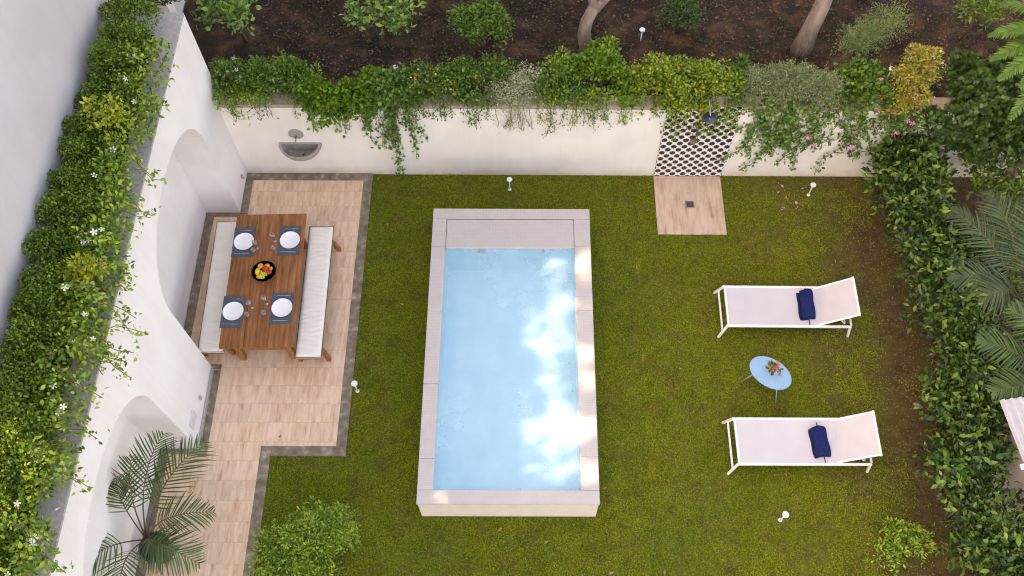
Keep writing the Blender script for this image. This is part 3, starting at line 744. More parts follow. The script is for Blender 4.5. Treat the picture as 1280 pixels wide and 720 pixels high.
def bench(name, label, loc, rz, w, ln, top, seg_pipe):
    t = thing(name, label, 'bench', loc, rz, 'benches at the dining table')
    mb = MB()
    for k in range(3): mb.box(-w / 2 + k * w / 3 + .004, -w / 2 + (k + 1) * w / 3 - .004, -ln / 2, ln / 2, top - .10, top - .072)
    mb.build('seat', M['teak'], t, False, bevel=.003)
    for sx in (-1, 1):
        for sy in (-1, 1):
            MB().bar((sx * (w / 2 + .025), sy * (ln / 2 - .16), .02), (sx * (w / 2 - .05), sy * (ln / 2 - .2), top - .10), .06, .06).build('leg', M['teak_leg'], t, False, bevel=.005)
    for sy in (-1, 1): MB().box(-w / 2 + .05, w / 2 - .05, sy * (ln / 2 - .19) - .018, sy * (ln / 2 - .19) + .018, .22, .27).build('stretcher', M['teak_leg'], t, False, bevel=.003)
    # cushion: softly crowned, with gathered folds across it
    nx_, ny_ = 10, 120; vs = []
    for j in range(ny_ + 1):
        for i in range(nx_ + 1):
            u = i / nx_ * 2 - 1; v = j / ny_ * 2 - 1
            ed = (1 - abs(u) ** 8) * (1 - abs(v) ** 60)
            x = u * (w / 2 + .004) * (1 + .006 * math.sin(v * 9)); y = v * ln / 2
            wr = .0022 * math.sin(v * 95 + 2.0 * math.sin(u * 2.2 + v * 7)) + .0018 * math.sin(v * 51 + 3 * u)
            vs.append((x, y, top - .022 + .022 * ed + wr * ed))
    fs = [(j * (nx_ + 1) + i, j * (nx_ + 1) + i + 1, (j + 1) * (nx_ + 1) + i + 1, (j + 1) * (nx_ + 1) + i) for j in range(ny_) for i in range(nx_)]
    n0 = len(vs); ring = [i for i in range(nx_ + 1)] + [j * (nx_ + 1) + nx_ for j in range(1, ny_ + 1)] + [ny_ * (nx_ + 1) + i for i in range(nx_ - 1, -1, -1)] + [j * (nx_ + 1) for j in range(ny_ - 1, 0, -1)]
    vs += [(vs[i][0] * .985, vs[i][1] * .998, top - .068) for i in ring]; m = len(ring)
    fs += [(ring[k], n0 + k, n0 + (k + 1) % m, ring[(k + 1) % m]) for k in range(m)] + [tuple(n0 + k for k in range(m))]
    mb = MB(); mb.v = vs; mb.f = fs; cu = mb.build('cushion', M['cushion'], t, False, smooth=True)
    e = .003
    ringpts = [*[(a * (w / 2 + e), b * (ln / 2 + e), top - .020) for a, b in ((-1, -1), (1, -1), (1, 1), (-1, 1), (-1, -1))]]
    MB().tube(ringpts, seg_pipe, 6).build('piping', M['piping'], cu, False)
    return t
bench('bench', 'wooden bench with white ribbed cushion on the lawn side of the dining table', (-3.165, 6.60, 0), .018, .375, 2.25, .50, .006)
bench('bench', 'wooden bench with cream cushion tucked between table and arched niche', (-4.63, 6.70, 0), .032, .37, 2.26, .47, .004)

def lathe_thing(mb_prof, n=28): return MB().lathe(mb_prof, (0, 0, 0), n)
def glass_prof(h, r, stem): 
    if stem: return [(.034, 0), (.034, .003), (.006, .008), (.0045, h * .45), (r * .55, h * .52), (r, h * .70), (r * .96, h * .85), (r * .80, h), (r * .78, h), (r * .93, h * .85), (r * .97, h * .70), (r * .5, h * .54), (0, h * .50)]
    return [(r * .8, 0), (r * .86, h * .5), (r, h), (r * .96, h), (r * .80, h * .12), (0, h * .12)]
places = [(-4.275, 7.27, 'far end seat on the wall side', 1), (-3.58, 7.30, 'far end seat on the lawn side', -1), (-4.26, 6.08, 'near end seat on the wall side', 1), (-3.555, 6.14, 'near end seat on the lawn side', -1)]
WG = [(-4.055, 7.17), (-3.81, 7.30), (-3.995, 6.15), (-3.79, 6.22)]; TG = [(-4.085, 7.09), (-3.785, 7.13), (-4.02, 6.00), (-3.785, 6.03)]
first = {}
def repeat(key, make, name, label, cat, loc, rz, group):
    if key not in first:
        t = thing(name, label, cat, loc, rz, group); make(t); first[key] = t
    else:
        t = copy_tree(first[key]); t.location = loc; t.rotation_euler = (0, 0, rz); t['label'] = label
    return t
def mk_mat(t): MB().box(-.16, .16, -.26, .26, 0, .004).build('mat', M['mat'], t, False)
def mk_plate(t):
    MB().lathe([(.09, 0), (.10, .003), (.148, .016), (.153, .019), (.150, .022), (.145, .019), (.105, .009), (.10, .0075), (0, .007)], (0, 0, 0), 40).build('plate', M['ceramic'], t, False, smooth=True)
def mk_fork(t):
    MB().bar((-.10, 0, .004), (.02, 0, .005), .010, .003).build('handle', M['metal'], t, False, bevel=.001)
    mb = MB().box(.02, .05, -.012, .012, .004, .0065)
    for k in range(4): mb.box(.05, .095, -.012 + k * .0068, -.0085 + k * .0068, .0045, .0065)
    mb.build('tines', M['metal'], t, False)
def mk_knife(t):
    MB().bar((-.11, 0, .004), (0, 0, .004), .014, .004).build('handle', M['metal'], t, False, bevel=.0015)
    MB().ext([(0, -.008), (.09, -.009), (.115, -.002), (.118, .006), (0, .008)], 'z', .003, .0055).build('blade', M['metal'], t, False)
def mk_wine(t): MB().lathe(glass_prof(.19, .043, True), (0, 0, 0), 24).build('glass', M['glass'], t, False, smooth=True)
def mk_tumbler(t): MB().lathe(glass_prof(.09, .038, False), (0, 0, 0), 24).build('glass', M['glass'], t, False, smooth=True)
for i, (x, y, lab, sd) in enumerate(places):
    repeat('mat', mk_mat, 'placemat', 'dark navy slatted placemat at the ' + lab, 'placemat', (x, y, TZ + .001), .03, 'placemats on the table')
    repeat('plate', mk_plate, 'plate', 'round white plate at the ' + lab, 'plate', (x + .01, y, TZ + .006), random.random() * 3, 'plates on the placemats')
    repeat('fork', mk_fork, 'fork', 'steel fork above the plate at the ' + lab, 'fork', (x + .015, y + .205, TZ + .006), .03 + random.uniform(-.05, .05), 'forks on the placemats')
    repeat('knife', mk_knife, 'knife', 'steel knife below the plate at the ' + lab, 'knife', (x, y - .205, TZ + .006), .02 + random.uniform(-.06, .04), 'knives on the placemats')
    repeat('wine', mk_wine, 'wine_glass', 'clear stemmed wine glass of the ' + lab, 'glass', (*WG[i], TZ + .001), 0, 'wine glasses on the table')
    repeat('tumbler', mk_tumbler, 'tumbler', 'clear stemless water glass of the ' + lab, 'glass', (*TG[i], TZ + .001), 0, 'water glasses on the table')

bowl = thing('fruit_bowl', 'wide navy bowl with a cream outside in the middle of the table', 'bowl', (-3.865, 6.70, TZ + .001))
MB().lathe([(.07, 0), (.085, .01), (.14, .05), (.172, .105), (.180, .112)], (0, 0, 0), 36).build('bowl_outside', M['bowl_out'], bowl, False, smooth=True)
MB().lathe([(.180, .113), (.170, .113), (.163, .103), (.132, .053), (.08, .018), (0, .014)], (0, 0, 0), 36).build('bowl_inside', M['navy_bowl'], bowl, False, smooth=True)
F = {'orange': m_plain('orange_peel', (.80, .33, .02), .45, bmp=.2), 'red': m_plain('red_skin', (.55, .012, .012), .3), 'yellow': m_plain('yellow_skin', (.85, .52, .02), .4), 'green': m_plain('grape_skin', (.50, .55, .06), .3), 'lime': m_plain('lime_skin', (.30, .42, .05), .4)}
def fruit(name, label, col, dx, dy, dz, r, sq=(1, 1, .94), group=None):
    t = thing(name, label, 'fruit', (-3.865 + dx, 6.70 + dy, TZ + dz))
    if group: t['group'] = group
    MB().blob((0, 0, 0), r, 14, 10, sq).build('flesh', F[col], t, False, smooth=True)
    MB().tube([(0, 0, r * sq[2] * .93), (.003, .002, r * sq[2] + .010)], .003, 6).build('stalk', M['twig'], t, False)
fruit('orange', 'whole orange at the back rim of the navy fruit bowl', 'orange', -0.058, 0.089, 0.097, 0.050)
fruit('orange', 'small orange between the red fruits and back rim of the bowl', 'orange', 0.037, 0.089, 0.100, 0.045)
fruit('mango', 'yellow mango by the wall side rim of the fruit bowl', 'yellow', -0.089, -0.005, 0.097, 0.053, (.85, 1.25, .85))
fruit('mango', 'golden mango at the near rim of the fruit bowl', 'orange', -0.047, -0.089, 0.097, 0.050, (1.2, .85, .85))
fruit('apple', 'bright red apple in the centre of the fruit bowl', 'red', 0.023, 0.037, 0.117, 0.051, (1, 1, .88))
fruit('apple', 'dark red apple by the lawn side rim of the fruit bowl', 'red', 0.076, -0.011, 0.104, 0.048, (1, 1, .88))
fruit('lime', 'green lime touching the lawn side rim of the fruit bowl', 'lime', 0.100, 0.047, 0.097, 0.035, (1, 1.15, .95))
gr = thing('grapes', 'bunch of pale green grapes heaped on the fruit in the bowl', 'grapes', (-3.875, 6.65, TZ + .105))
mb = MB()
for k in range(40):
    a = random.random() * 6.28; q = random.random() ** .5 * .075; mb.blob((q * math.cos(a), q * math.sin(a) - .005, .028 - q * .35 + random.random() * .012), .0125, 8, 6)
mb.build('berries', F['green'], gr, False, smooth=True)
MB().tube([(0, 0, .03), (.01, .03, .045), (.012, .045, .05)], .0025, 5).build('stalk', M['twig'], gr, False)

# ================================================================== LOUNGERS
def mk_lounger(t):
    w = .335; z = .30; xb = 1.40; xe = 1.915; zh = .66
    wp = M['white_paint']
    for sy in (-1, 1):
        MB().bar((0, sy * w, z), (xe - .03, sy * w, z), .036, .036).build('side_rail', wp, t, False, bevel=.005)
        MB().bar((.005, sy * w, z + .012), (-.085, sy * (w + .05), .0), .036, .036).build('leg', wp, t, False, bevel=.005)
        MB().bar((xe - .05, sy * w, z), (xe + .0, sy * (w + .015), .0), .036, .036).build('leg', wp, t, False, bevel=.005)
        MB().bar((xb, sy * (w - .025), z + .012), (xe - .02, sy * (w - .025), zh), .026, .026).build('back_rail', wp, t, False, bevel=.004)
    MB().bar((-.045, -w - .02, .15), (-.045, w + .02, .15), .028, .028).build('cross_bar', wp, t, False, bevel=.004)
    MB().bar((.02, -w + .02, z), (.02, w - .02, z), .03, .03).build('cross_bar', wp, t, False, bevel=.004)
    MB().bar((xb, -w + .02, z - .01), (xb, w - .02, z - .01), .028, .028).build('cross_bar', wp, t, False, bevel=.004)
    MB().bar((xe - .03, -w + .02, z), (xe - .03, w - .02, z), .03, .03).build('cross_bar', wp, t, False, bevel=.004)
    MB().bar((xe - .02, -w + .005, zh + .004), (xe - .02, w - .005, zh + .004), .03, .026).build('head_rail', wp, t, False, bevel=.004)
    for sy in (-1, 1): MB().bar((xe - .25, sy * (w - .06), z + .17), (xe - .12, sy * (w - .06), z - .01), .02, .02).build('back_prop', wp, t, False, bevel=.003)
    MB().bar((xe - .12, -w + .06, z - .004), (xe - .12, w - .06, z - .004), .02, .02).build('cross_bar', wp, t, False, bevel=.003)
    # sling: a sagging sheet that turns up at the back
    prof = [(.03, z + .012), (.3, z + .008), (.8, z + .004), (1.2, z + .006), (xb, z + .016), (xb + .04, z + .036), (xe - .02, zh + .014)]
    vs = []; ny_ = 8
    for x, zz in prof:
        for j in range(ny_ + 1):
            v = j / ny_ * 2 - 1; ww = w - .012 - (.018 if x > xb else 0)
            vs.append((x, v * ww, zz - .006 * (1 - v * v)))
    k = ny_ + 1; fs = [(i * k + j, (i + 1) * k + j, (i + 1) * k + j + 1, i * k + j + 1) for i in range(len(prof) - 1) for j in range(ny_)]
    mb = MB(); mb.v = vs; mb.f = fs; o = mb.build('sling', M['mesh_sling'], t, False)
    so = o.modifiers.new('thick', 'SOLIDIFY'); so.thickness = .004; so.offset = -1
l1 = thing('sun_lounger', 'white sun lounger nearest the spotted shower panel with a tightly rolled towel', 'sun lounger', (3.09, 6.435, 0), -.006, 'sun loungers on the lawn'); mk_lounger(l1)
l2 = copy_tree(l1); l2.location = (3.02, 4.275, 0); l2.rotation_euler = (0, 0, 0); l2['label'] = 'white sun lounger below the blue oval table with a loosely folded towel'

def towel(label, loc, rz, r, ln, seed, squash):
    rr = random.Random(seed)
    t = thing('rolled_towel', label, 'towel', loc, rz, 'towels on the loungers')
    # spiral section in x,z extruded along y with softened ends
    pts = []; n = 60; turns = 2.6
    for i in range(n + 1):
        a = turns * 2 * PI * i / n; q = r * (.22 + .78 * i / n)
        pts.append((q * math.cos(a - turns * 2 * PI - PI / 2) * 1.12, r * squash + q * math.sin(a - turns * 2 * PI - PI / 2) * squash))
    pts += [(-.05, .012), (-.10, .012), (-.135, .013)]
    th = r * .24; inner = []
    for i, p in enumerate(pts):
        a = pts[max(i - 1, 0)]; b = pts[min(i + 1, len(pts) - 1)]; d = Vector((b[0] - a[0], b[1] - a[1])).normalized()
        inner.append((p[0] - d.y * th * .75, p[1] + d.x * th * .75))
    vs = []; m = 12
    for j in range(m + 1):
        v = j / m * 2 - 1; sh = 1 - .05 * abs(v) ** 6
        for p, q in zip(pts, inner):
            wob = .004 * math.sin(v * 5 + p[0] * 40)
            vs.append((p[0] * sh + wob, v * ln / 2 + .01 * math.sin(p[0] * 30 + seed), max(.002, p[1] * sh + wob * .5))); vs.append((q[0] * sh + wob, v * ln / 2 + .01 * math.sin(p[0] * 30 + seed), max(.004, q[1] * sh + wob * .5)))
    k = len(pts) * 2; fs = []
    for j in range(m):
        for i in range(len(pts) - 1):
            a = j * k + 2 * i; fs.append((a, a + 2, a + 2 + k, a + k)); fs.append((a + 1, a + 1 + k, a + 3 + k, a + 3))
    for j in (0, m):
        for i in range(len(pts) - 1): a = j * k + 2 * i; fs.append((a, a + 1, a + 3, a + 2))
    for j in range(m):
        a = j * k; fs.append((a, a + k, a + k + 1, a + 1)); a = j * k + k - 2; fs.append((a, a + 1, a + k + 1, a + k))
    mb = MB(); mb.v = vs; mb.f = fs; mb.build('roll', M['navy'], t, False, smooth=True)
    MB().box(.005, .02, -ln / 2 - .09, -ln / 2 + .03, .001, .005).build('strap', M['black'], t, False)
    if squash < .75: MB().box(.005, .02, ln / 2 - .03, ln / 2 + .09, .001, .005).build('strap', M['black'], t, False)
towel('tightly rolled navy towel on the lounger nearest the shower panel', (4.335, 6.425, .312), -.02, .108, .47, 1, .72)
towel('loosely folded navy towel on the lounger below the blue oval table', (4.22, 4.25, .312), .07, .115, .43, 2, .55)

# ================================================================== SIDE TABLE
st = thing('side_table', 'pale blue oval side table on thin legs between the loungers', 'table', (3.605, 5.265, 0), math.radians(-36))
MB().lathe([(0, .440), (.99, .440), (1.0, .446), (1.0, .456), (.985, .462), (.95, .460), (0, .460)], (0, 0, 0), 48, .325, .225).build('tabletop', M['blue_top'], st, False, bevel=0)
for a in (35, 145, 215, 325):
    c_, s_ = math.cos(math.radians(a)), math.sin(math.radians(a))
    MB().tube([(.20 * c_, .15 * s_, .44), (.36 * c_, .28 * s_, .0)], .010, 8).build('leg', M['blue_top'], st, False, smooth=True)
fp = thing('flower_pot', 'small white pot with red flowers on the blue oval table', 'flower pot', (3.635, 5.285, .462))
MB().lathe([(.035, 0), (.055, .035), (.062, .075), (.058, .078), (.05, .06), (0, .058)], (0, 0, 0), 20).build('pot', M['white_pot'], fp, smooth=True, world=False)
base = np.array([3.635, 5.285, .53])
vf = scatter([(base + [0, 0, .05], (.085, .075, .05))], 46, .075, .55, T_OVAL, inner=.3); foliage(fp, vf, L['mid'], 'leaves')
pts = [base + np.array([rng.normal() * .04, rng.normal() * .035, .10 + rng.random() * .03]) for _ in range(11)]
flowers(fp, pts, 'red_flower', L['red'], .026)

# ================================================================== PATH LIGHTS
def mk_light(t):
    MB().tube([(0, 0, -.04), (0, 0, .29)], .011, 10).build('post', M['lamp_cap'], t, False, smooth=True)
    MB().lathe([(.042, -.004), (.047, .0), (.047, .012), (.041, .018), (0, .020)], (0, 0, .29), 24).build('lamp_head', M['lamp_cap'], t, False, smooth=False, bevel=.002)
    MB().lathe([(.03, 0), (.03, .012), (.012, .02)], (0, 0, 0), 14).build('base', M['lamp_cap'], t, False)
LL = [(-.24, 8.77, 0, 'slim white path light on grass behind the pool'), (4.77, 8.69, 0, 'slim white path light on bare soil under the pink flowering climber'),
      (-2.47, 5.14, 0, 'slim white path light at the lawn edge of the patio'), (3.60, 3.23, 0, 'slim white path light alone on the lawn below both loungers')]
for (px, py, z, lab) in ((803, 37, UZ + .3, 'white path light in the dark bed beside the bare tree trunk'), (1115, 86, UZ + .42, 'white path light half hidden by the coppery shrub'), (494, 84, UZ + .42, 'white path light among leaves above the ivy trailing down the wall')):
    p = P(px, py, z); LL.append((p.x, p.y, z - .3, lab))
for (x, y, z, lab) in LL:
    repeat('light', mk_light, 'path_light', lab, 'path light', (x, y, z), 0, 'path lights in the garden')

# ================================================================== SHED
shed = thing('shed', 'white corrugated metal shed roof behind the laurel hedge', 'shed', (7.0, 3.6, 0))
def rotp(x, y, c=(6.35, 3.6), a=math.radians(8)): return (c[0] + (x - c[0]) * math.cos(a) - (y - c[1]) * math.sin(a), c[1] + (x - c[0]) * math.sin(a) + (y - c[1]) * math.cos(a))
mb = MB(); sec = []; xx = 6.36; k = 0
while xx < 8.0:
    sec += [(xx, 1.50), (xx + .025, 1.55), (xx + .05, 1.55), (xx + .075, 1.50)]; xx += .115
vs = []
for y_, dz in ((2.4, 0), (4.42, .05)):
    for x_, z_ in sec: p = rotp(x_, y_); vs.append((p[0], p[1], z_ + dz))
n = len(sec); mb.add(vs, [(i, i + 1, n + i + 1, n + i) for i in range(n - 1)])
o = mb.build('roof', m_plain('white_sheet_metal', (.42, .43, .47), .45, 0, var=.06, sc=6), shed); so = o.modifiers.new('t', 'SOLIDIFY'); so.thickness = .004
p0, p1 = rotp(6.28, 3.52), rotp(8.0, 3.52); MB().bar((*p0, 1.565), (*p1, 1.565), .07, .035).build('roof_strap', M['white_paint'], shed, bevel=.004)
a_, b_, c_, d_ = rotp(6.7, 2.5), rotp(7.95, 2.5), rotp(7.95, 4.2), rotp(6.7, 4.2)
MB().ext([a_, b_, c_, d_], 'z', 0, 1.47).build('wall', M['facade'], shed)

# ================================================================== LAWN
def lawn_mask(x, y):
    m = (y > .6) & (y < BY - .01) & (x < 6.6) & (((y > 4.13) & (x > OUT)) | ((y <= 4.13) & (x > LI)))
    m &= ~((x > XL - .02) & (x < XR + .02) & (y > Y0 - .02) & (y < Y1 + .02))
    m &= ~((x > 2.18) & (x < 3.33) & (y > 7.89))
    return m
def bare(x, y):
    """0 = full turf .. 1 = bare earth"""
    n = vn.fbm(x, y, 1.1); n2 = vn.fbm(x + 31, y - 7, 2.6)
    edge = np.clip((x - (4.55 + 1.6 * (n - .5) * 2)) / 1.0, 0, 1)
    edge = np.maximum(edge, np.clip((y - (8.35 + .8 * (n - .5))) / .5, 0, 1) * np.clip((x - 3.2) / .5, 0, 1))
    patch = np.clip((n2 - .53) * 6, 0, 1) * np.clip((x - 1.4) / 2.2, 0, 1) * .8
    worn = np.clip(1 - np.abs(y - 6.95 - .1 * np.sin(x * 3)) / .35, 0, 1) * np.clip((x - 2.3) / .6, 0, 1) * .55
    back = np.clip((y - 8.1) / .7, 0, 1) * .45 * np.clip((n2 - .3) * 3, 0, 1)
    return np.clip(np.maximum.reduce([edge * .93, patch, worn, back]), 0, .97)

def m_turf_base():
    m, nt, b = mat_new('turf_soil'); v = coords(nt)
    r = ramp(nt, [(.3, (.045, .034, .014)), (.55, (.09, .062, .028)), (.75, (.14, .095, .055))]); nt.links.new(noise(nt, v, 5, 8, .65), r.inputs[0])
    r2 = ramp(nt, [(.3, (.065, .066, .012)), (.7, (.16, .165, .022))]); nt.links.new(noise(nt, v, 9, 8, .7), r2.inputs[0])
    sx = node(nt, 'ShaderNodeSeparateXYZ'); nt.links.new(v, sx.inputs[0])
    f = math_n(nt, 'ADD', math_n(nt, 'MULTIPLY_ADD', sx.outputs[0], .62, -3.35), math_n(nt, 'MULTIPLY', noise(nt, v, 1.2, 6, .6), 1.6), clamp=True)
    nt.links.new(mix(nt, f, r2.outputs[0], r.outputs[0]), b.inputs['Base Color']); b.inputs['Roughness'].default_value = .95; b.inputs['Specular IOR Level'].default_value = .1
    bump(nt, b, noise(nt, v, 45, 8, .7), .9, .02); return m
lawn = MB()
for (x0, x1, y0, y1) in ((LI, OUT, 0, 4.13), (OUT, XL + .10, 0, BY - .004), (XR - .10, 6.4, 0, BY - .004), (XL + .10, XR - .10, 0, Y0 + .1), (XL + .10, XR - .10, Y1 - .1, BY - .004)):
    lawn.box(x0, x1, y0, y1, -.011, -.004)
tag(lawn.build('lawn', m_turf_base()), kind='structure')

def m_grass():
    m, nt, b = mat_new('turf_blades')
    g = node(nt, 'ShaderNodeNewGeometry'); v = coords(nt)
    r = ramp(nt, [(0, (.125, .168, .011)), (.35, (.21, .262, .014)), (.7, (.28, .335, .018)), (1, (.36, .39, .035))]); nt.links.new(g.outputs['Random Per Island'], r.inputs[0])
    r2 = ramp(nt, [(0, (.07, .048, .020)), (.5, (.18, .14, .028)), (1, (.36, .27, .08))]); nt.links.new(g.outputs['Random Per Island'], r2.inputs[0])
    n = noise(nt, v, 2.6, 9, .75); f = ramp(nt, [(.49, (0, 0, 0)), (.60, (1, 1, 1))]); nt.links.new(n, f.inputs[0])
    r3 = ramp(nt, [(0, (.085, .15, .010)), (1, (.23, .335, .022))]); nt.links.new(g.outputs['Random Per Island'], r3.inputs[0])
    n3 = noise(nt, coords(nt, (1, 1, 1), rot=(0, 0, 1.1)), .8, 4, .6); f3 = ramp(nt, [(.42, (0, 0, 0)), (.62, (1, 1, 1))]); nt.links.new(n3, f3.inputs[0])
    c = mix(nt, math_n(nt, 'MULTIPLY', f3.outputs[0], .7), r.outputs[0], r3.outputs[0])
    c = mix(nt, math_n(nt, 'MULTIPLY', f.outputs[0], .62), c, r2.outputs[0])
    nt.links.new(c, b.inputs['Base Color']); b.inputs['Roughness'].default_value = .7; b.inputs['Specular IOR Level'].default_value = .2
    tr = node(nt, 'ShaderNodeBsdfTranslucent'); nt.links.new(c, tr.inputs[0]); ms = node(nt, 'ShaderNodeMixShader'); ms.inputs[0].default_value = .25
    nt.links.new(b.outputs[0], ms.inputs[1]); nt.links.new(tr.outputs[0], ms.inputs[2]); nt.links.new(ms.outputs[0], nt.nodes['Material Output'].inputs[0])
    return m
NB = 400000
gx = rng.uniform(LI, 6.3, NB); gy = rng.uniform(.8, BY, NB)
keep = lawn_mask(gx, gy) & (rng.random(NB) > bare(gx, gy)); gx, gy = gx[keep], gy[keep]; n = len(gx)
tuft = vn(gx, gy, 9.0)
Pg = np.stack([gx, gy, np.full(n, -.006)], -1); ang = rng.uniform(0, 2 * PI, n); tl = rng.uniform(.9, 3.4, n)
Dg = np.stack([np.cos(ang) * tl, np.sin(ang) * tl, np.ones(n)], -1); Ng = np.stack([-np.cos(ang), -np.sin(ang), tl], -1) + rng.normal(size=(n, 3)) * .2
k_ = rng.random(n) < .45 + 1.1 * vn.fbm(gx + 5, gy, 6.0) ** 1.0
Pg, Dg, Ng, tuft = Pg[k_], Dg[k_], Ng[k_], tuft[k_]; n = len(Pg)
Lg = (.020 + .026 * tuft) * rng.uniform(.7, 1.3, n)
vf = leaf_arrays(Pg, Dg, Ng, Lg, np.full(n, .0115) * rng.uniform(.7, 1.4, n), T_LEAF)
tag(np_mesh('grass', vf[0], [vf[1]], m_grass()), kind='stuff')

nc = 26000; cx_ = rng.uniform(LI, 5.6, nc); cy_ = rng.uniform(.8, BY, nc); k_ = lawn_mask(cx_, cy_) & (vn.fbm(cx_ + 11, cy_ + 3, 1.7) > .52) & (rng.random(nc) > bare(cx_, cy_)); cx_, cy_ = cx_[k_], cy_[k_]; nc = len(cx_)
ca = rng.uniform(0, 2 * PI, nc)
vf = leaf_arrays(np.stack([cx_, cy_, rng.uniform(.006, .03, nc)], -1), np.stack([np.cos(ca), np.sin(ca), rng.normal(size=nc) * .25], -1), np.stack([rng.normal(size=nc) * .3, rng.normal(size=nc) * .3, np.ones(nc)], -1), rng.uniform(.012, .03, nc), rng.uniform(.010, .024, nc), T_LOBE)
tag(np_mesh('clover', vf[0], [vf[1]], m_leaf('clover_leaves', [(.05, .10, .012), (.11, .19, .02), (.19, .29, .03)], .6)), kind='stuff')

# fallen leaves and chips on the bare earth, and on the raised bed
def litter(name, n, fx, zf, mats, size):
    p = fx(n); n = len(p); z = zf(p[:, 0], p[:, 1])
    Pt = np.stack([p[:, 0], p[:, 1], z], -1); a = rng.uniform(0, 2 * PI, n); D = np.stack([np.cos(a), np.sin(a), rng.normal(size=n) * .25], -1); N = np.stack([rng.normal(size=n) * .35, rng.normal(size=n) * .35, np.ones(n)], -1)
    l = size * rng.uniform(.4, 1.4, n); v2 = leaf_arrays(Pt, D, N, l, l * rng.uniform(.35, .7, n), T_LEAF)
    return tag(np_mesh(name, v2[0], [v2[1]], mats), kind='stuff')
L['dry'] = m_leaf('dry_leaves', [(.035, .02, .012), (.07, .04, .02), (.11, .065, .032), (.20, .13, .075), (.05, .03, .015)], .8, .05)
def f_edge(n):
    x = rng.uniform(2.0, 6.1, n); y = rng.uniform(1, BY, n); k = lawn_mask(x, y) & (rng.random(n) < bare(x, y) ** 1.3); return np.stack([x, y], -1)[k]
litter('leaf_litter', 15000, f_edge, lambda x, y: np.full(len(x), .003), L['dry'], .032)
litter('fallen_petals', 16, lambda n: np.stack([4.62 + rng.normal(size=n) * .22, 8.62 + rng.normal(size=n) * .14], -1), lambda x, y: np.full(len(x), .012), L['pink'], .06)
def f_blown(n):
    p = np.stack([rng.uniform(-4.4, 5.4, n), rng.uniform(2.0, 9.0, n)], -1); x, y = p[:, 0], p[:, 1]
    return p[~((x > XL - .06) & (x < XR + .06) & (y > Y0 - .06) & (y < Y1 + .06)) & ~((x < -2.9) & (y > 5.4) & (y < 7.9))]
def z_blown(x, y): return np.full(len(x), .034)
litter('blown_leaves', 46, f_blown, z_blown, m_leaf('blown_leaves', [(.30, .17, .07), (.42, .30, .12), (.20, .11, .05)], .8, .05), .07)
def f_bed(n): return np.stack([rng.uniform(-4.3, 9, n), rng.uniform(BY + .25, 13, n)], -1)
zbed = lambda x, y: UZ - .08 + .18 * vn.fbm(x, y, .9) + .05 * vn.fbm(x, y, 4.0) + .012
litter('bed_litter', 16000, f_bed, zbed, L['dry'], .05)
# thin weedy grass in the bed
n = 11000; p = f_bed(n); k = vn.fbm(p[:, 0], p[:, 1], 1.3) > .47; p = p[k]; n = len(p)
a = rng.uniform(0, 2 * PI, n); Pt = np.stack([p[:, 0], p[:, 1], zbed(p[:, 0], p[:, 1]) - .01], -1); tl = rng.uniform(.4, 2, n)
vf = leaf_arrays(Pt, np.stack([np.cos(a) * tl, np.sin(a) * tl, np.ones(n)], -1), np.stack([-np.cos(a), -np.sin(a), tl], -1), rng.uniform(.07, .17, n), np.full(n, .012), T_STRAP)
tag(np_mesh('bed_grass', vf[0], [vf[1]], m_leaf('weedy_grass', [(.014, .022, .005), (.028, .042, .009), (.05, .05, .014)], .7)), kind='stuff')

# ================================================================== PLANTS
def shrub(name, label, cat, base, lobes, n, ln, asp, T, mat, k=40, cl=(.08, .16), up=.5, rnd=.5, inner=.5, group=None, stem_r=.012, nst=7, extra=None):
    t = thing(name, label, cat, base, 0, group)
    cs = clumps(lobes, k, *cl)
    wr, wv = wisps(lobes, 10 + len(lobes) * 7, .22, ln, asp, T); vf = join(scatter(cs, n, ln, asp, T, up, rnd, inner), wv)
    if extra is not None: vf = join(vf, extra)
    foliage(t, vf, mat)
    stems(t, base, [tuple(cs[i][0]) for i in range(min(nst, len(cs)))], stem_r)
    return t

# ---- clipped hedge in the planter wall
hedge = thing('hedge', 'long clipped small leaved hedge in the trough on top of the planter wall', 'hedge', (-5.25, 5.2, 3.46))
lob = []; y = 1.0
while y < 9.0:
    w = rng.uniform(.33, .43); lob.append(((-5.22 + rng.uniform(-.05, .05), y, 3.72 + rng.uniform(-.05, .09)), (w, rng.uniform(.26, .40), rng.uniform(.26, .46)))); y += rng.uniform(.34, .52)
cs = clumps(lob, 420, .07, .16) + [((c[0], c[1], c[2]), (r[0] * .9, r[1] * .9, r[2] * .9)) for c, r in lob]
foliage(hedge, scatter(cs, 88000, .036, .62, T_LEAF, .7, .6, .45), L['box'])
stems(hedge, (-5.2, 5, 3.46), [(-5.2, 5.2, 3.8)], .02)
for c, r in lob[::2]: pass

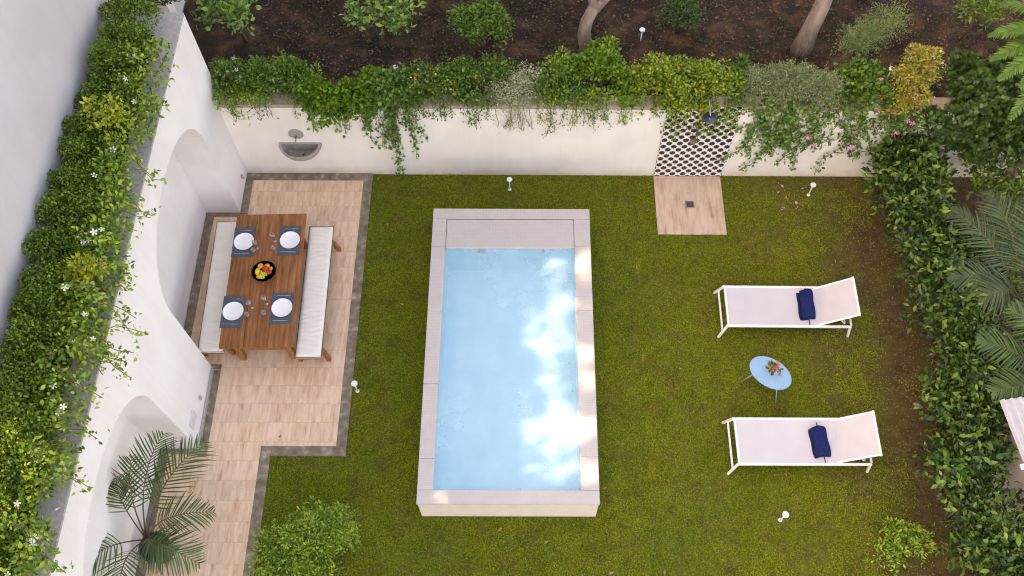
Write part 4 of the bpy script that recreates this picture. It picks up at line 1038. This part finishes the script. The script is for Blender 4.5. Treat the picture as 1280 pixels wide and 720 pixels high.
# ---- flowering climbers spilling over the coping
def spill(label, ys, x0, reach, n_run, flw, seed, mat='vine', name='flowering_vine', leaf=.062):
    r_ = np.random.default_rng(seed)
    t = thing(name, label, 'climber', (-4.95, sum(ys) / 2, 3.47))
    runs = []; tips = []
    for _ in range(n_run):
        y = r_.uniform(*ys); x = -5.05 + r_.uniform(-.1, .1); z = 3.62 + r_.uniform(0, .3); pts = [(x, y, z)]
        dx, dy = r_.uniform(.5, 1), r_.uniform(-.75, .45); L_ = r_.uniform(.3, 1) * reach
        for s_ in np.linspace(.2, 1, 6):
            xx = x + dx * L_ * s_; yy = y + dy * L_ * s_ + r_.normal() * .03; zz = z + .16 * math.sin(s_ * 2.2) - .30 * max(0, s_ - .45) ** 1.2 * (2.2 if xx > WX else .6) + r_.normal() * .02
            pts.append((xx, yy, max(zz, 3.49) if xx < WX + .04 else zz))
        runs.append(pts); tips.append(pts[-1])
    cl_ = [((-4.92 + r_.uniform(-.14, .26), r_.uniform(*ys), 3.66 + r_.uniform(-.05, .18)), (r_.uniform(.10, .2),) * 3) for _ in range(max(3, int((ys[1] - ys[0]) * 17)))]
    vf = join(along(runs, 60, leaf, .55, T_OVAL, .05, (.4, 0, .8), .5), scatter(cl_, int((ys[1] - ys[0]) * 900), leaf, .56, T_OVAL, .6, .5, .4))
    foliage(t, vf, L[mat])
    mb = MB()
    for p in runs: mb.tube(p, .0045, 5)
    mb.tube([(-5.05, ys[0], 3.6), (-5.03, sum(ys) / 2, 3.62), (-5.05, ys[1], 3.6)], .008, 5)
    mb.build('stems', M['twig'], t)
    fp_ = []
    for _ in range(flw):
        if r_.random() < .5: p = runs[r_.integers(len(runs))]; q = np.array(p[r_.integers(1, len(p))]); q = q + r_.normal(size=3) * .03 + [0, 0, .05]
        else: c = cl_[r_.integers(len(cl_))]; q = np.array(c[0]) + [r_.normal() * .07, r_.normal() * .07, c[1][0] * 1.02]
        fp_.append(tuple(q))
    flowers(t, fp_, 'white_flower', L['w'], .037, (.5, -.1, .9))
    return t
spill('glossy white flowered climber at the far end of the planter wall by the bare coping', (6.75, 8.35), 0, .6, 14, 9, 11)
spill('white flowered climber hanging above the wide niche and table', (5.2, 6.8), 0, .8, 18, 10, 12)
spill('white flowered climber with a long trailing spray over the pillar between the niches', (3.5, 5.3), 0, 1.05, 22, 14, 13)
spill('white flowered climber with thin runners above the potted palm', (1.5, 3.6), 0, .85, 20, 13, 14)
def golden(label, c, s_, seed):
    t = thing('golden_shrub', label, 'shrub', (c[0], c[1], 3.47))
    cs = clumps([(c, s_)], 16, .06, .11); foliage(t, scatter(cs, 520, .055, .55, T_OVAL, .6, .5, .4), L['golden']); stems(t, (c[0], c[1], 3.47), [tuple(q[0]) for q in cs[:6]], .007)
golden('yellow leaved shrub growing through the hedge at its far part', (-5.05, 7.05, 4.02), (.30, .26, .12), 1)
golden('small yellow leaved shrub at the hedge edge above the wide niche', (-4.82, 4.95, 3.96), (.22, .14, .10), 2)
# ivy in the corner beyond the planter
iv = thing('ivy', 'dark ivy climbing over the low wall in the back corner by the house', 'ivy', (-5.2, 9.9, 3.0))
cs = clumps([((-5.3, 9.75, 3.35), (.35, .35, .45)), ((-5.0, 9.95, 3.2), (.45, .3, .4))], 40, .1, .18); foliage(iv, scatter(cs, 2600, .06, .8, T_LOBE, .5), L['dark']); stems(iv, (-5.2, 9.9, 3.0), [tuple(q[0]) for q in cs[:6]], .01)

# ---- plants along the top of the retaining wall
def px_l(px, py, z, rx, ry, rz): p = P(px, py, z); return ((p.x, p.y, p.z), (rx, ry, rz))
def bank(name, label, cat, lobes_px, n, ln, asp, T, mat, k=36, cl=(.08, .15), fl=None, trail=None, **kw):
    lobes = [px_l(a, b, c, d * 1.2, e * 1.2, f * 1.2) for a, b, c, d, e, f in lobes_px]; n = int(n * 1.3); k = int(k * 1.3)
    c0 = lobes[0][0]; base = (c0[0], max(c0[1], BY + .28), UZ)
    t = thing(name, label, cat, base)
    cs = clumps(lobes, k, *cl); vf = scatter(cs, n, ln, asp, T, kw.get('up', .5), kw.get('rnd', .5), kw.get('inner', .5))
    _, wv = wisps(lobes, 10 + len(lobes) * 8, .24, ln * .9, asp, T); vf = join(vf, wv); runs = []
    if trail:
        for (pxs, z_tip, m, per, l2) in trail:      # (x range in photo px at wall top, lowest z, strands, leaves per m, leaf size)
            for _ in range(m):
                xw = P(rng.uniform(*pxs), 132, 1.8).x; zt_ = rng.uniform(z_tip, max(z_tip + .15, 1.45)); y = BY - .05
                pts = [(xw, BY + .14, 1.90), (xw + rng.normal() * .04, y - .03, 1.80)]
                dx = rng.normal() * .12; z = 1.8
                while z > zt_: z -= .12; pts.append((pts[-1][0] + dx * .12 + rng.normal() * .025, y + rng.uniform(-.05, .03), z))
                runs.append(pts)
        vf = join(vf, along(runs, trail[0][3], trail[0][4], asp, T, .035))
    foliage(t, vf, L[mat])
    o = stems(t, base, [tuple(q[0]) for q in cs[:7]], .009)
    if runs:
        mb = MB()
        for p in runs: mb.tube(p, .004, 5)
        ex = sorted(p[0][0] for p in runs); mb.tube([(x_, BY + .14, 1.895) for x_ in (ex[0] - .01, (ex[0] + ex[-1]) / 2, ex[-1] + .01)], .006, 5)
        mb.build('runner', M['twig'], t)
    if fl:
        for (kind, m_, r, cnt) in fl:
            pts = []
            for _ in range(cnt):
                c, r2 = cs[rng.integers(len(cs))]; d = unit(rng.normal(size=3) + np.array([0, -.5, .9])); pts.append(tuple(np.array(c) + d * np.array(r2) * 1.02))
            flowers(t, pts, kind, m_, r, (0, -.3, 1))
    return t
bank('plumbago', 'mid green shrub with a few pale blue flowers in the corner of the retaining wall', 'shrub', [(290, 100, 2.0, .30, .26, .28), (325, 100, 2.0, .22, .26, .26)], 1900, .055, .5, T_OVAL, 'mid', fl=[('blue_flower', L['blu'], .03, 9)], trail=[((265, 330), 1.5, 4, 26, .05)])
bank('leafy_shrub', 'dark green shrub beside the pale blue flowered corner shrub', 'shrub', [(362, 102, 2.0, .30, .26, .28)], 1500, .055, .55, T_OVAL, 'mid', fl=[('orange_flower', L['orf'], .022, 2)])
bank('geranium', 'bright green lobed geranium spilling over the wall above the basin', 'geranium', [(400, 125, 1.98, .32, .22, .22), (445, 125, 1.98, .30, .24, .24), (420, 138, 1.85, .34, .16, .2), (470, 108, 2.05, .2, .2, .2)], 3000, .060, .95, T_LOBE, 'bright', k=60, trail=[((370, 470), 1.25, 12, 34, .055)])
bank('trailing_ivy', 'dark ivy trailing down the cream wall to the lawn corner of the patio', 'ivy', [(478, 120, 2.0, .26, .22, .24), (500, 105, 2.05, .2, .2, .2)], 900, .06, .95, T_LOBE, 'ivy', trail=[((462, 512), .65, 13, 40, .052), ((478, 500), .05, 5, 40, .05)])
bank('lantana', 'yellow flowered lantana on the wall top behind the pool', 'lantana', [(525, 105, 2.0, .28, .22, .25), (560, 105, 2.0, .24, .22, .25)], 1700, .048, .6, T_OVAL, 'mid', fl=[('yellow_flower', L['yel'], .024, 20), ('white_small', L['w'], .02, 6)], trail=[((505, 565), 1.55, 5, 26, .045)])
bank('red_sage', 'loose green shrub with small red flowers beside the yellow lantana', 'shrub', [(598, 100, 2.0, .26, .24, .26), (625, 95, 2.0, .2, .22, .22)], 1300, .06, .5, T_OVAL, 'mid', fl=[('red_flower_small', L['red'], .022, 6)], trail=[((582, 600), 1.35, 3, 34, .05)])
bank('silver_bush', 'silvery grey foliage plant hanging over the wall behind the pool', 'shrub', [(640, 118, 1.95, .28, .22, .22), (660, 105, 2.0, .22, .2, .22)], 2600, .032, .6, T_LEAF, 'silver', trail=[((622, 672), 1.3, 12, 55, .03)])
bank('trailing_plant', 'dark green plant with thin strands trailing below the tree trunk', 'shrub', [(690, 105, 2.0, .26, .24, .26), (715, 110, 1.98, .2, .2, .22)], 1500, .055, .5, T_OVAL, 'mid', trail=[((685, 705), 1.05, 3, 40, .038), ((705, 755), 1.35, 6, 36, .04)])
bank('lime_shrub', 'lime green shrub by the foot of the bare tree trunk', 'shrub', [(755, 80, 2.15, .22, .28, .28), (722, 88, 2.1, .14, .18, .16), (770, 110, 1.98, .26, .2, .22)], 1700, .062, .75, T_OVAL, 'bright', trail=[((735, 790), 1.5, 5, 30, .05)])
bank('variegated_shrub', 'big yellow variegated shrub with orange flowers hanging over the shower panel', 'shrub', [(815, 100, 2.08, .36, .30, .30), (855, 105, 2.1, .36, .32, .32), (895, 105, 2.05, .28, .28, .28), (860, 135, 1.86, .34, .18, .25)], 4800, .056, .6, T_OVAL, 'variegated', k=80, fl=[('orange_flower', L['yel'], .028, 22)], trail=[((835, 925), 1.15, 16, 40, .052), ((795, 835), 1.55, 4, 36, .05)])
bank('creeping_plant', 'low tangled greenery between the corner shrubs and the bright geranium', 'creeper', [(315, 122, 1.9, .3, .13, .12), (350, 90, 1.95, .22, .16, .2), (385, 100, 1.98, .2, .16, .2), (285, 122, 1.9, .22, .13, .12)], 1500, .045, .55, T_OVAL, 'vine', cl=(.06, .1), trail=[((270, 380), 1.55, 9, 40, .042)])
bank('creeping_plant', 'low tangled greenery between lantana and silvery plant on the wall edge', 'creeper', [(545, 125, 1.88, .35, .12, .12), (600, 124, 1.88, .3, .12, .12), (510, 120, 1.9, .2, .13, .15), (575, 88, 2.0, .2, .16, .2)], 1700, .045, .55, T_OVAL, 'mid', cl=(.06, .1), trail=[((500, 615), 1.5, 13, 40, .04)])
bank('creeping_plant', 'low tangled greenery at the wall edge between silvery plant and variegated shrub', 'creeper', [(690, 124, 1.88, .3, .12, .12), (735, 122, 1.9, .3, .13, .13), (785, 124, 1.88, .25, .12, .12), (700, 88, 2.0, .2, .2, .2)], 1700, .048, .55, T_OVAL, 'vine', cl=(.06, .1), trail=[((670, 800), 1.45, 14, 40, .04)])
bank('creeping_plant', 'green leafy creeper at the wall edge between shower and rosemary', 'creeper', [(925, 122, 1.9, .22, .13, .14), (925, 95, 2.0, .2, .2, .22), (1050, 125, 1.88, .3, .12, .14), (1100, 126, 1.88, .25, .13, .13)], 1800, .05, .55, T_OVAL, 'mid', cl=(.06, .11), trail=[((1020, 1120), 1.4, 10, 40, .045)])
rl = [px_l(985, 105, 2.1, .55, .33, .34), px_l(940, 105, 2.05, .25, .28, .28), px_l(1030, 112, 2.05, .3, .3, .3)]
ro = thing('rosemary', 'large grey green needle leaved rosemary bush on the wall below the thick trunk', 'shrub', (rl[0][0][0], BY + .5, UZ))
n = 1500; cidx = rng.choice(3, n, p=[.6, .2, .2]); c = np.array([rl[i][0] for i in cidx]); rr = np.array([rl[i][1] for i in cidx]); d = unit(rng.normal(size=(n, 3)) + np.array([0, -.15, .55])); d[:, 2] = np.where(d[:, 2] < -.2, -d[:, 2], d[:, 2])
tw = []
for i in range(n):
    e = c[i] + d[i] * rr[i] * rng.uniform(.75, 1.12); s_ = c[i] + d[i] * rr[i] * .25; tw.append([s_, (s_ + e) / 2 + rng.normal(size=3) * .02, e])
foliage(ro, along(tw, 70, .052, .17, T_LEAF, .009, (0, -.2, 1), .6), L['rosemary']); mb = MB()
for p in tw[::6]: mb.tube(p, .004, 4, False)
mb.build('stems', M['twig'], ro)
bank('red_geranium', 'dark green bush with red and pink blooms between rosemary and coppery shrub', 'geranium', [(1085, 110, 2.0, .28, .26, .26), (1065, 95, 2.0, .2, .2, .2)], 1200, .06, .8, T_LOBE, 'mid', fl=[('red_bloom', L['red'], .036, 4), ('pink_bloom', L['pink'], .042, 2)])
bank('coppery_shrub', 'orange and yellow leaved upright shrub on the wall top', 'shrub', [(1142, 105, 2.15, .30, .30, .36), (1150, 80, 2.35, .22, .2, .3), (1130, 128, 1.95, .26, .2, .2)], 4200, .042, .55, T_OVAL, 'orange', k=60, cl=(.06, .12), fl=[('pale_pink_flower', m_plain('pale_pink', (.80, .50, .45), .6), .022, 16)])

def climber(label, name, x_rng, strands, seed, fl, per=56, tops=None):
    r_ = np.random.default_rng(seed); t = thing(name, label, 'climber', (sum(x_rng) / 2, BY - .03, 0))
    runs = []
    for _ in range(strands):
        x = r_.uniform(*x_rng); z = 1.86; y = BY - .04; pts = [(x, BY + .1, 1.9), (x, y, z - .03)]; ang = r_.uniform(-2.5, -.65); n_ = r_.integers(6, 17)
        for _ in range(n_):
            ang += r_.normal() * .42; ang = ang * .9 - .1 * 1.6; x += .115 * math.cos(ang); z += .115 * math.sin(ang)
            if z < .03 or x > x_rng[1] + .35 or x < x_rng[0] - .3: break
            pts.append((x, y - abs(r_.normal()) * .035, z))
        runs.append(pts)
    vf = along(runs, per, .066, .66, T_OVAL, .038, (0, -1, .45), .55); foliage(t, vf, L['ivy']); mb = MB()
    for p in runs: mb.tube(p, .005, 5)
    mb.build('stems', M['twig'], t)
    if fl:
        pts = []
        for _ in range(fl): p = runs[r_.integers(len(runs))]; q = p[r_.integers(1, len(p))]; pts.append((q[0] + r_.normal() * .04, q[1] - .06, q[2] + r_.normal() * .03))
        flowers(t, pts, 'pink_bract', L['pink'], .042, (0, -.8, .5))
climber('loose green climber on the cream wall right beside the spotted panel', 'wall_climber', (3.45, 4.25), 17, 21, 0)
climber('wide climber with pink flowers on the cream wall beneath the rosemary', 'bougainvillea', (4.2, 6.0), 30, 22, 15)

# lobed shrub filling the dark far corner
bank('shade_shrub', 'broad dark green lobed shrub in the shaded far corner above the laurel hedge', 'shrub', [(1225, 130, 1.9, .45, .42, .4), (1190, 155, 1.8, .32, .3, .3), (1262, 110, 1.9, .4, .4, .4), (1255, 160, 1.7, .35, .3, .3), (1200, 100, 1.95, .28, .28, .3), (1215, 178, 1.2, .35, .25, .4), (1255, 185, 1.1, .35, .25, .4), (1280, 180, 1.2, .35, .3, .4)], 5200, .085, .9, T_LOBE, 'dark', k=90, cl=(.1, .2))

# ---- shrubs and young trees of the dark bed
def sapling(label, base, crown, n, ln, asp, mat, fr=None, name='citrus_tree', T=T_OVAL, cat='tree', rt=.03):
    t = thing(name, label, cat, base)
    b = Vector(base); c = Vector(crown[0][0]); mb = MB(); mid = (b + c) / 2 + Vector((.05, 0, 0)); mb.tube([b - Vector((0, 0, .1)), mid, c], [rt, rt * .85, rt * .5], 8)
    for q, r in crown[:]:
        for _ in range(4): mb.tube([mid.lerp(c, .6), Vector(q) + Vector((random.uniform(-1, 1) * r[0] * .7, random.uniform(-1, 1) * r[1] * .7, random.uniform(-.2, .8) * r[2]))], [rt * .45, rt * .18], 5)
    mb.build('trunk', M['twig'], t, smooth=True)
    cs = clumps(crown, 34, .09, .17); foliage(t, scatter(cs, n, ln, asp, T, .35, .55, .35), L[mat], 'crown')
    if fr:
        fm = MB()
        for q in fr: fm = MB().blob(q, .038, 12, 8); fm.build('fruit', F['lime'], t, smooth=True)
    return t
b0 = P(308, 52, UZ)
sapling('small citrus tree with green fruit beside the planter wall end', (b0.x, b0.y, UZ - .02), [px_l(282, 12, 2.45, .42, .36, .30), px_l(300, 25, 2.3, .22, .22, .2), px_l(262, 20, 2.35, .22, .22, .2)], 620, .10, .5, 'citrus', [tuple(P(260, 36, 2.28))])
b0 = P(474, 62, UZ + .02)
sapling('young citrus tree with lime green new leaves in the middle of the dark bed', (b0.x, b0.y, UZ - .02), [px_l(475, 22, 2.35, .42, .32, .26), px_l(500, 20, 2.4, .25, .22, .22), px_l(447, 32, 2.25, .22, .2, .2)], 520, .105, .5, 'citrus')
t = shrub('round_shrub', 'dense bright green round shrub alone in the dark bed', 'shrub', (-.55, 10.75, UZ), [px_l(603, 30, 2.15, .48, .42, .42)], 3400, .062, .42, T_OVAL, L['mid'], 70, (.07, .14))
shrub('dark_shrub', 'small dark shrub beside the path light in the bed', 'shrub', (2.45, 10.8, UZ), [px_l(850, 22, 2.0, .30, .28, .28)], 1500, .05, .5, T_OVAL, L['dark'], 36)
ol = thing('grey_green_bush', 'airy grey green bush behind the coppery shrub', 'shrub', (5.5, 10.4, UZ)); tw = []
for _ in range(420):
    cc = np.array(px_l(*[(1090, 45, 2.1), (1110, 30, 2.2), (1070, 55, 2.0)][rng.integers(3)], 0, 0, 0)[0]); e = cc + unit(rng.normal(size=3) + [0, 0, .5]) * rng.uniform(.25, .46) * np.array([1, .9, .9]); s_ = cc + (e - cc) * .2; tw.append([s_, (s_ + e) / 2 + rng.normal(size=3) * .03, e])
foliage(ol, along(tw, 60, .042, .2, T_LEAF, .012, (0, 0, 1), .7), L['sage']); mb = MB()
for p in tw[::4]: mb.tube(p, .004, 4, False)
mb.build('stems', M['twig'], ol)
b0 = P(1197, 52, UZ)
sapling('thin young tree with a leaning bare stem in the far dark corner of the bed', (b0.x, b0.y, UZ - .02), [px_l(1222, 14, 2.5, .32, .28, .26), px_l(1240, 22, 2.45, .2, .2, .2), px_l(1205, 8, 2.5, .16, .16, .16)], 420, .095, .4, 'mid', name='young_tree', rt=.022)

def big_tree(label, base, pts, r, fork, crown, n, ln, asp, mat, name='garden_tree'):
    t = thing(name, label, 'tree', base); mb = MB(); n_ = len(pts)
    mb.tube(pts, [r * (1.25 if i == 0 else 1 - .35 * i / n_) for i in range(n_)], 12)
    for f in fork: mb.tube(f, [r * .66, r * .5, r * .36, r * .2][:len(f)], 10)
    for q, rr in crown:
        src = Vector(fork[0][-1]) if fork else Vector(pts[-1])
        for _ in range(3): mb.tube([src, Vector(q) * .5 + src * .5 + Vector((0, 0, .1)), Vector(q) + Vector((random.uniform(-1, 1) * rr[0] * .5, random.uniform(-1, 1) * rr[1] * .5, 0))], [r * .3, r * .2, r * .08], 6)
    mb.build('trunk', M['bark'], t, smooth=True)
    cs = clumps(crown, 80, .25, .5); foliage(t, scatter(cs, n, ln, asp, T_OVAL, .5, .6, .4), L[mat], 'crown')
    return t
a = P(733, 72, UZ)
big_tree('tree with a pale curving forked trunk behind the lime shrub', (a.x, a.y, UZ - .05), [(a.x, a.y, UZ - .1), (a.x - .02, a.y + .0, 1.85), (a.x - .07, a.y + .02, 2.1), (a.x - .04, a.y + .05, 2.35), (a.x + .06, a.y + .10, 2.6)], .12,
         [[(a.x + .06, a.y + .10, 2.52), (a.x - .02, a.y + .3, 2.95), (a.x - .15, a.y + .6, 3.6), (a.x - .3, a.y + 1.0, 4.6)], [(a.x + .06, a.y + .10, 2.52), (a.x + .32, a.y + .20, 2.8), (a.x + .6, a.y + .5, 3.6), (a.x + .9, a.y + .8, 4.6)]],
         [((a.x - .6, 12.2, 5.4), (1.9, 1.5, 1.0)), ((a.x + 1.4, 11.9, 5.6), (1.6, 1.4, 1.0)), ((a.x - 2.6, 12.2, 5.2), (1.5, 1.4, .9))], 9000, .16, .5, 'canopy')
a = P(1000, 64, UZ)
big_tree('tree with a thick smooth leaning trunk behind the rosemary', (a.x, a.y, UZ - .05), [(a.x, a.y, UZ - .1), (a.x + .05, a.y + .05, 2.0), (a.x + .14, a.y + .16, 2.4), (a.x + .20, a.y + .3, 2.75)], .15,
         [[(a.x + .20, a.y + .3, 2.7), (a.x + .20, a.y + .5, 3.2), (a.x + .1, a.y + .8, 4.0), (a.x, a.y + 1.2, 5)], [(a.x + .20, a.y + .3, 2.7), (a.x + .42, a.y + .45, 3.1), (a.x + .8, a.y + .7, 3.9), (a.x + 1.2, a.y + 1, 4.8)]],
         [((a.x + .2, 12.0, 5.6), (1.7, 1.5, 1.0)), ((a.x + 2.2, 11.6, 5.4), (1.8, 1.6, 1.0)), ((a.x + 3.6, 10.2, 5.3), (1.5, 1.7, .9))], 9000, .16, .5, 'canopy')
a = P(1240, 245, .4)
big_tree('slender leaning tree trunk among the palms beyond the laurel hedge', (a.x, a.y, -.02), [(a.x - .05, a.y - .05, -.05), (a.x, a.y, .4), (a.x + .35, a.y + .30, 1.0), (a.x + .8, a.y + .65, 1.8), (a.x + 1.3, a.y + .9, 3.2)], .085,
         [[(a.x + 1.3, a.y + .9, 3.15), (a.x + 1.4, a.y + .8, 4), (a.x + 1.4, a.y + .5, 4.6)]],
         [((9.0, 8.0, 5.3), (1.6, 1.9, .9)), ((9.2, 5.0, 5.2), (1.6, 1.9, .9))], 7000, .16, .5, 'canopy')

# ---- laurel hedge along the lawn
lh = thing('laurel_hedge', 'tall glossy dark green laurel hedge along the bare edge of the lawn', 'hedge', (6.2, 5.5, 0))
lob = []; y = 1.0
while y < 9.0:
    xo = .12 * math.sin(y * 1.3); lob.append(((6.16 + xo + rng.uniform(-.06, .06), y, .78 + rng.uniform(-.08, .12)), (rng.uniform(.46, .58), .42, rng.uniform(.50, .62)))); y += rng.uniform(.36, .52)
lob += [px_l(1120, 195, .7, .34, .3, .4), px_l(1165, 175, .9, .4, .35, .45), px_l(1150, 205, .6, .35, .3, .4)]
cs = clumps(lob, 330, .12, .24) + [(c, tuple(np.array(r) * .85)) for c, r in lob]
foliage(lh, scatter(cs, 15500, .112, .46, T_OVAL, .55, .6, .45), L['glossy'])
mb = MB()
for c, r in lob:
    for _ in range(3): mb.tube([(c[0] + random.uniform(-.1, .1), c[1] + random.uniform(-.15, .15), -.02), (c[0] + random.uniform(-.25, .25), c[1] + random.uniform(-.2, .2), .9)], [.016, .007], 5)
mb.build('stems', M['twig'], lh)

# ---- palms
pp = thing('potted_palm', 'feathery palm in a dark round pot in front of the near niche', 'palm', (-4.90, 2.76, .02))
pot = MB().lathe([(.13, 0), (.15, .02), (.185, .33), (.20, .36), (.20, .39), (.18, .39), (.172, .34), (0, .33)], (0, 0, 0), 28); pot.build('pot', M['pot'], pp, False, smooth=False)
MB().lathe([(.171, .335), (.08, .35), (0, .352)], (0, 0, 0), 20).build('potting_soil', M['soil'], pp, False)
pb = (-4.90, 2.76, .34)
pt_ = (-4.92, 2.80, .62)
MB().tube([pb, (-4.91, 2.78, .5), pt_], [.03, .026, .02], 8).build('stem', M['twig'], pp)
def PP(px, py, z): return tuple(P(px, py, z))
for tip, arch, ll, nn, sk_ in ((PP(256, 552, 1.25), .75, .56, 24, .34), (PP(205, 542, 1.35), .75, .50, 22, .40), (PP(146, 596, 1.25), .7, .36, 20, .45), (PP(268, 640, .95), .85, .42, 24, .40), (PP(250, 705, .80), .75, .52, 24, .22), (PP(215, 700, .70), .65, .46, 20, .2), (PP(100, 712, 1.2), .62, .52, 20, .36), (PP(150, 745, 1.1), .62, .46, 18, .36), (PP(165, 570, 1.5), .6, .36, 16, .4)):
    add_frond(pp, pt_, tip, arch, ll * .86, nn - 3, L['palm'], M['twig'], w=.022, droop=.32, stalk=sk_ * .8)
def ground_palm(label, base, tips, mat, ll=.5, nn=34, w=.022, trunk_h=.6):
    t = thing('garden_palm', label, 'palm', (base[0], base[1], -.012))
    MB().tube([(base[0], base[1], -.03), (base[0], base[1], trunk_h * .5), (base[0], base[1], trunk_h)], [.12, .10, .08], 12).build('trunk', M['bark'], t)
    for tip, arch in tips: add_frond(t, (base[0], base[1], trunk_h - .02), tip, arch, ll * rng.uniform(.9, 1.1), nn, L[mat], M['twig'], w=w, droop=.5, stalk=.22)
ground_palm('dusty grey green palm arching over the laurel hedge near the leaning trunk', (7.45, 6.4), [(PP(1188, 262, 1.45), .55), (PP(1186, 345, 1.35), .5), (PP(1235, 240, 1.5), .6), (PP(1225, 372, 1.3), .6), (PP(1290, 250, 1.6), .7), (PP(1300, 370, 1.5), .6)], 'palm_grey', .48, 38)
ground_palm('darker green palm beyond the hedge beside the corrugated shed roof', (7.6, 4.95), [(PP(1222, 425, 1.6), .5), (PP(1240, 490, 1.55), .5), (PP(1262, 385, 1.75), .6), (PP(1300, 480, 1.7), .6), (PP(1305, 400, 1.8), .6)], 'palm', .46, 38)
ft = thing('tree_fern', 'bright green fern leaved tree at the far dark corner edge', 'tree', (8.35, 9.95, UZ - .05))
MB().tube([(8.35, 9.95, UZ - .1), (8.3, 9.9, 2.2), (8.2, 9.8, 2.7)], [.07, .06, .04], 10).build('trunk', M['bark'], ft)
for tip, arch in ((PP(1236, 45, 2.7), .3), (PP(1248, 100, 2.6), .3), (PP(1238, 75, 2.5), .3), (PP(1262, 150, 2.5), .3), (PP(1250, 5, 2.9), .3), (PP(1270, 40, 3.0), .35), (PP(1275, 110, 2.8), .3), (PP(1300, 180, 2.5), .3)):
    add_frond(ft, (8.2, 9.8, 2.68), tip, arch, .24, 34, L['fern'], M['twig'], w=.035, droop=.2, stalk=.15)
shrub('fill_shrub', 'mixed dark undergrowth bush at the foot of the leaning trunk', 'shrub', (7.6, 7.9, 0), [px_l(1270, 225, .6, .5, .4, .5), px_l(1262, 290, .5, .4, .4, .5), px_l(1225, 225, .5, .4, .4, .5), px_l(1275, 260, .7, .3, .3, .3)], 2400, .075, .5, T_OVAL, L['mid'], 60, (.1, .2))
shrub('low_bush', 'broad leaved dark bush between palms and hedge', 'shrub', (7.3, 4.6, 0), [((7.2, 5.6, .5), (.5, .6, .5)), ((7.0, 4.6, .5), (.35, .5, .5)), ((7.1, 7.0, .5), (.5, .6, .5))], 2200, .10, .45, T_OVAL, L['dark'], 60, (.12, .22))

# ---- bushes on the lawn
shrub('pittosporum', 'rounded light green bush at the corner of lawn and patio path', 'shrub', (-2.95, 2.75, 0), [px_l(385, 672, .45, .50, .42, .40), px_l(345, 695, .35, .34, .36, .3), px_l(418, 665, .4, .30, .34, .34), px_l(380, 712, .4, .45, .35, .35)], 6800, .052, .42, T_OVAL, L['vine'], 120, (.07, .14), .7)
t_ = shrub('low_shrub', 'small sparse shrub in bare earth near the end of the laurel hedge', 'shrub', (5.1, 2.78, 0), [px_l(1125, 672, .25, .26, .22, .18), px_l(1112, 690, .2, .22, .18, .15), px_l(1150, 680, .18, .18, .14, .12)], 720, .065, .4, T_OVAL, L['vine'], 30, (.06, .11))
# leaves added in the wall openings to dapple the sun, out of the camera's view
lg = thing('dapple_leaf_screen', 'unseen leaf screen added in the house wall openings to dapple the sun', 'climber', (FX - .15, 3.5, 5.72))
cl_ = []
for o in OPEN:
    k = int((o[1] - o[0]) * 6)
    for _ in range(k): cl_.append(((FX - .15 + rng.normal() * .04, rng.uniform(o[0], o[1]), rng.uniform(o[2], o[3])), (.12, rng.uniform(.10, .24), rng.uniform(.06, .13))))
cl_ += [((FX - .15, rng.uniform(1.75, 5.45), rng.uniform(5.4, 5.8)), (.12, rng.uniform(.15, .3), rng.uniform(.12, .2))) for _ in range(26)]
cu = [((FX - .15, y_ + rng.normal() * .12, rng.uniform(6.05, 6.45)), (.12, rng.uniform(.14, .26), rng.uniform(.12, .25))) for y_ in np.arange(1.9, 5.4, .42)]
foliage(lg, join(scatter(cl_, 2300, .11, .6, T_OVAL, .5, .6, .2), scatter(cu, 1500, .10, .6, T_OVAL, .5, .6, .1)), L['mid'])

# ================================================================== LIGHT
SUN_EL, SUN_AZ = 40.0, 15.0          # elevation; degrees south of west
sdir = Vector((-math.cos(math.radians(SUN_EL)) * math.cos(math.radians(SUN_AZ)), -math.cos(math.radians(SUN_EL)) * math.sin(math.radians(SUN_AZ)), math.sin(math.radians(SUN_EL))))
sd = bpy.data.lights.new('sun', 'SUN'); so = bpy.data.objects.new('sun', sd); COL.objects.link(so)
sd.energy = 2.6; sd.angle = math.radians(1.0); sd.color = (1, .93, .84)
so.rotation_euler = sdir.to_track_quat('Z', 'Y').to_euler(); so.location = (0, 0, 30)
w = bpy.data.worlds.new('World'); S.world = w; w.use_nodes = True; nt = w.node_tree
bg = nt.nodes['Background']; sky = nt.nodes.new('ShaderNodeTexSky'); sky.sky_type = 'NISHITA'; sky.sun_disc = False
sky.sun_elevation = math.radians(SUN_EL); sky.sun_rotation = math.atan2(sdir.x, sdir.y)
sky.air_density = 1.0; sky.dust_density = 3.0; sky.ozone_density = .6
nt.links.new(sky.outputs[0], bg.inputs[0]); bg.inputs[1].default_value = .15
S.view_settings.view_transform = 'Standard'; S.view_settings.look = 'None'; S.view_settings.gamma = 1; S.view_settings.use_curve_mapping = False
S.view_settings.exposure = 2.64
S.view_settings.use_white_balance = True; S.view_settings.white_balance_temperature = 10500; S.view_settings.white_balance_tint = 23
S.cycles.use_denoising = True; S.cycles.filter_width = 1.1
S.cycles.max_bounces = 10; S.cycles.diffuse_bounces = 5; S.cycles.transparent_max_bounces = 24; S.cycles.sample_clamp_indirect = 8
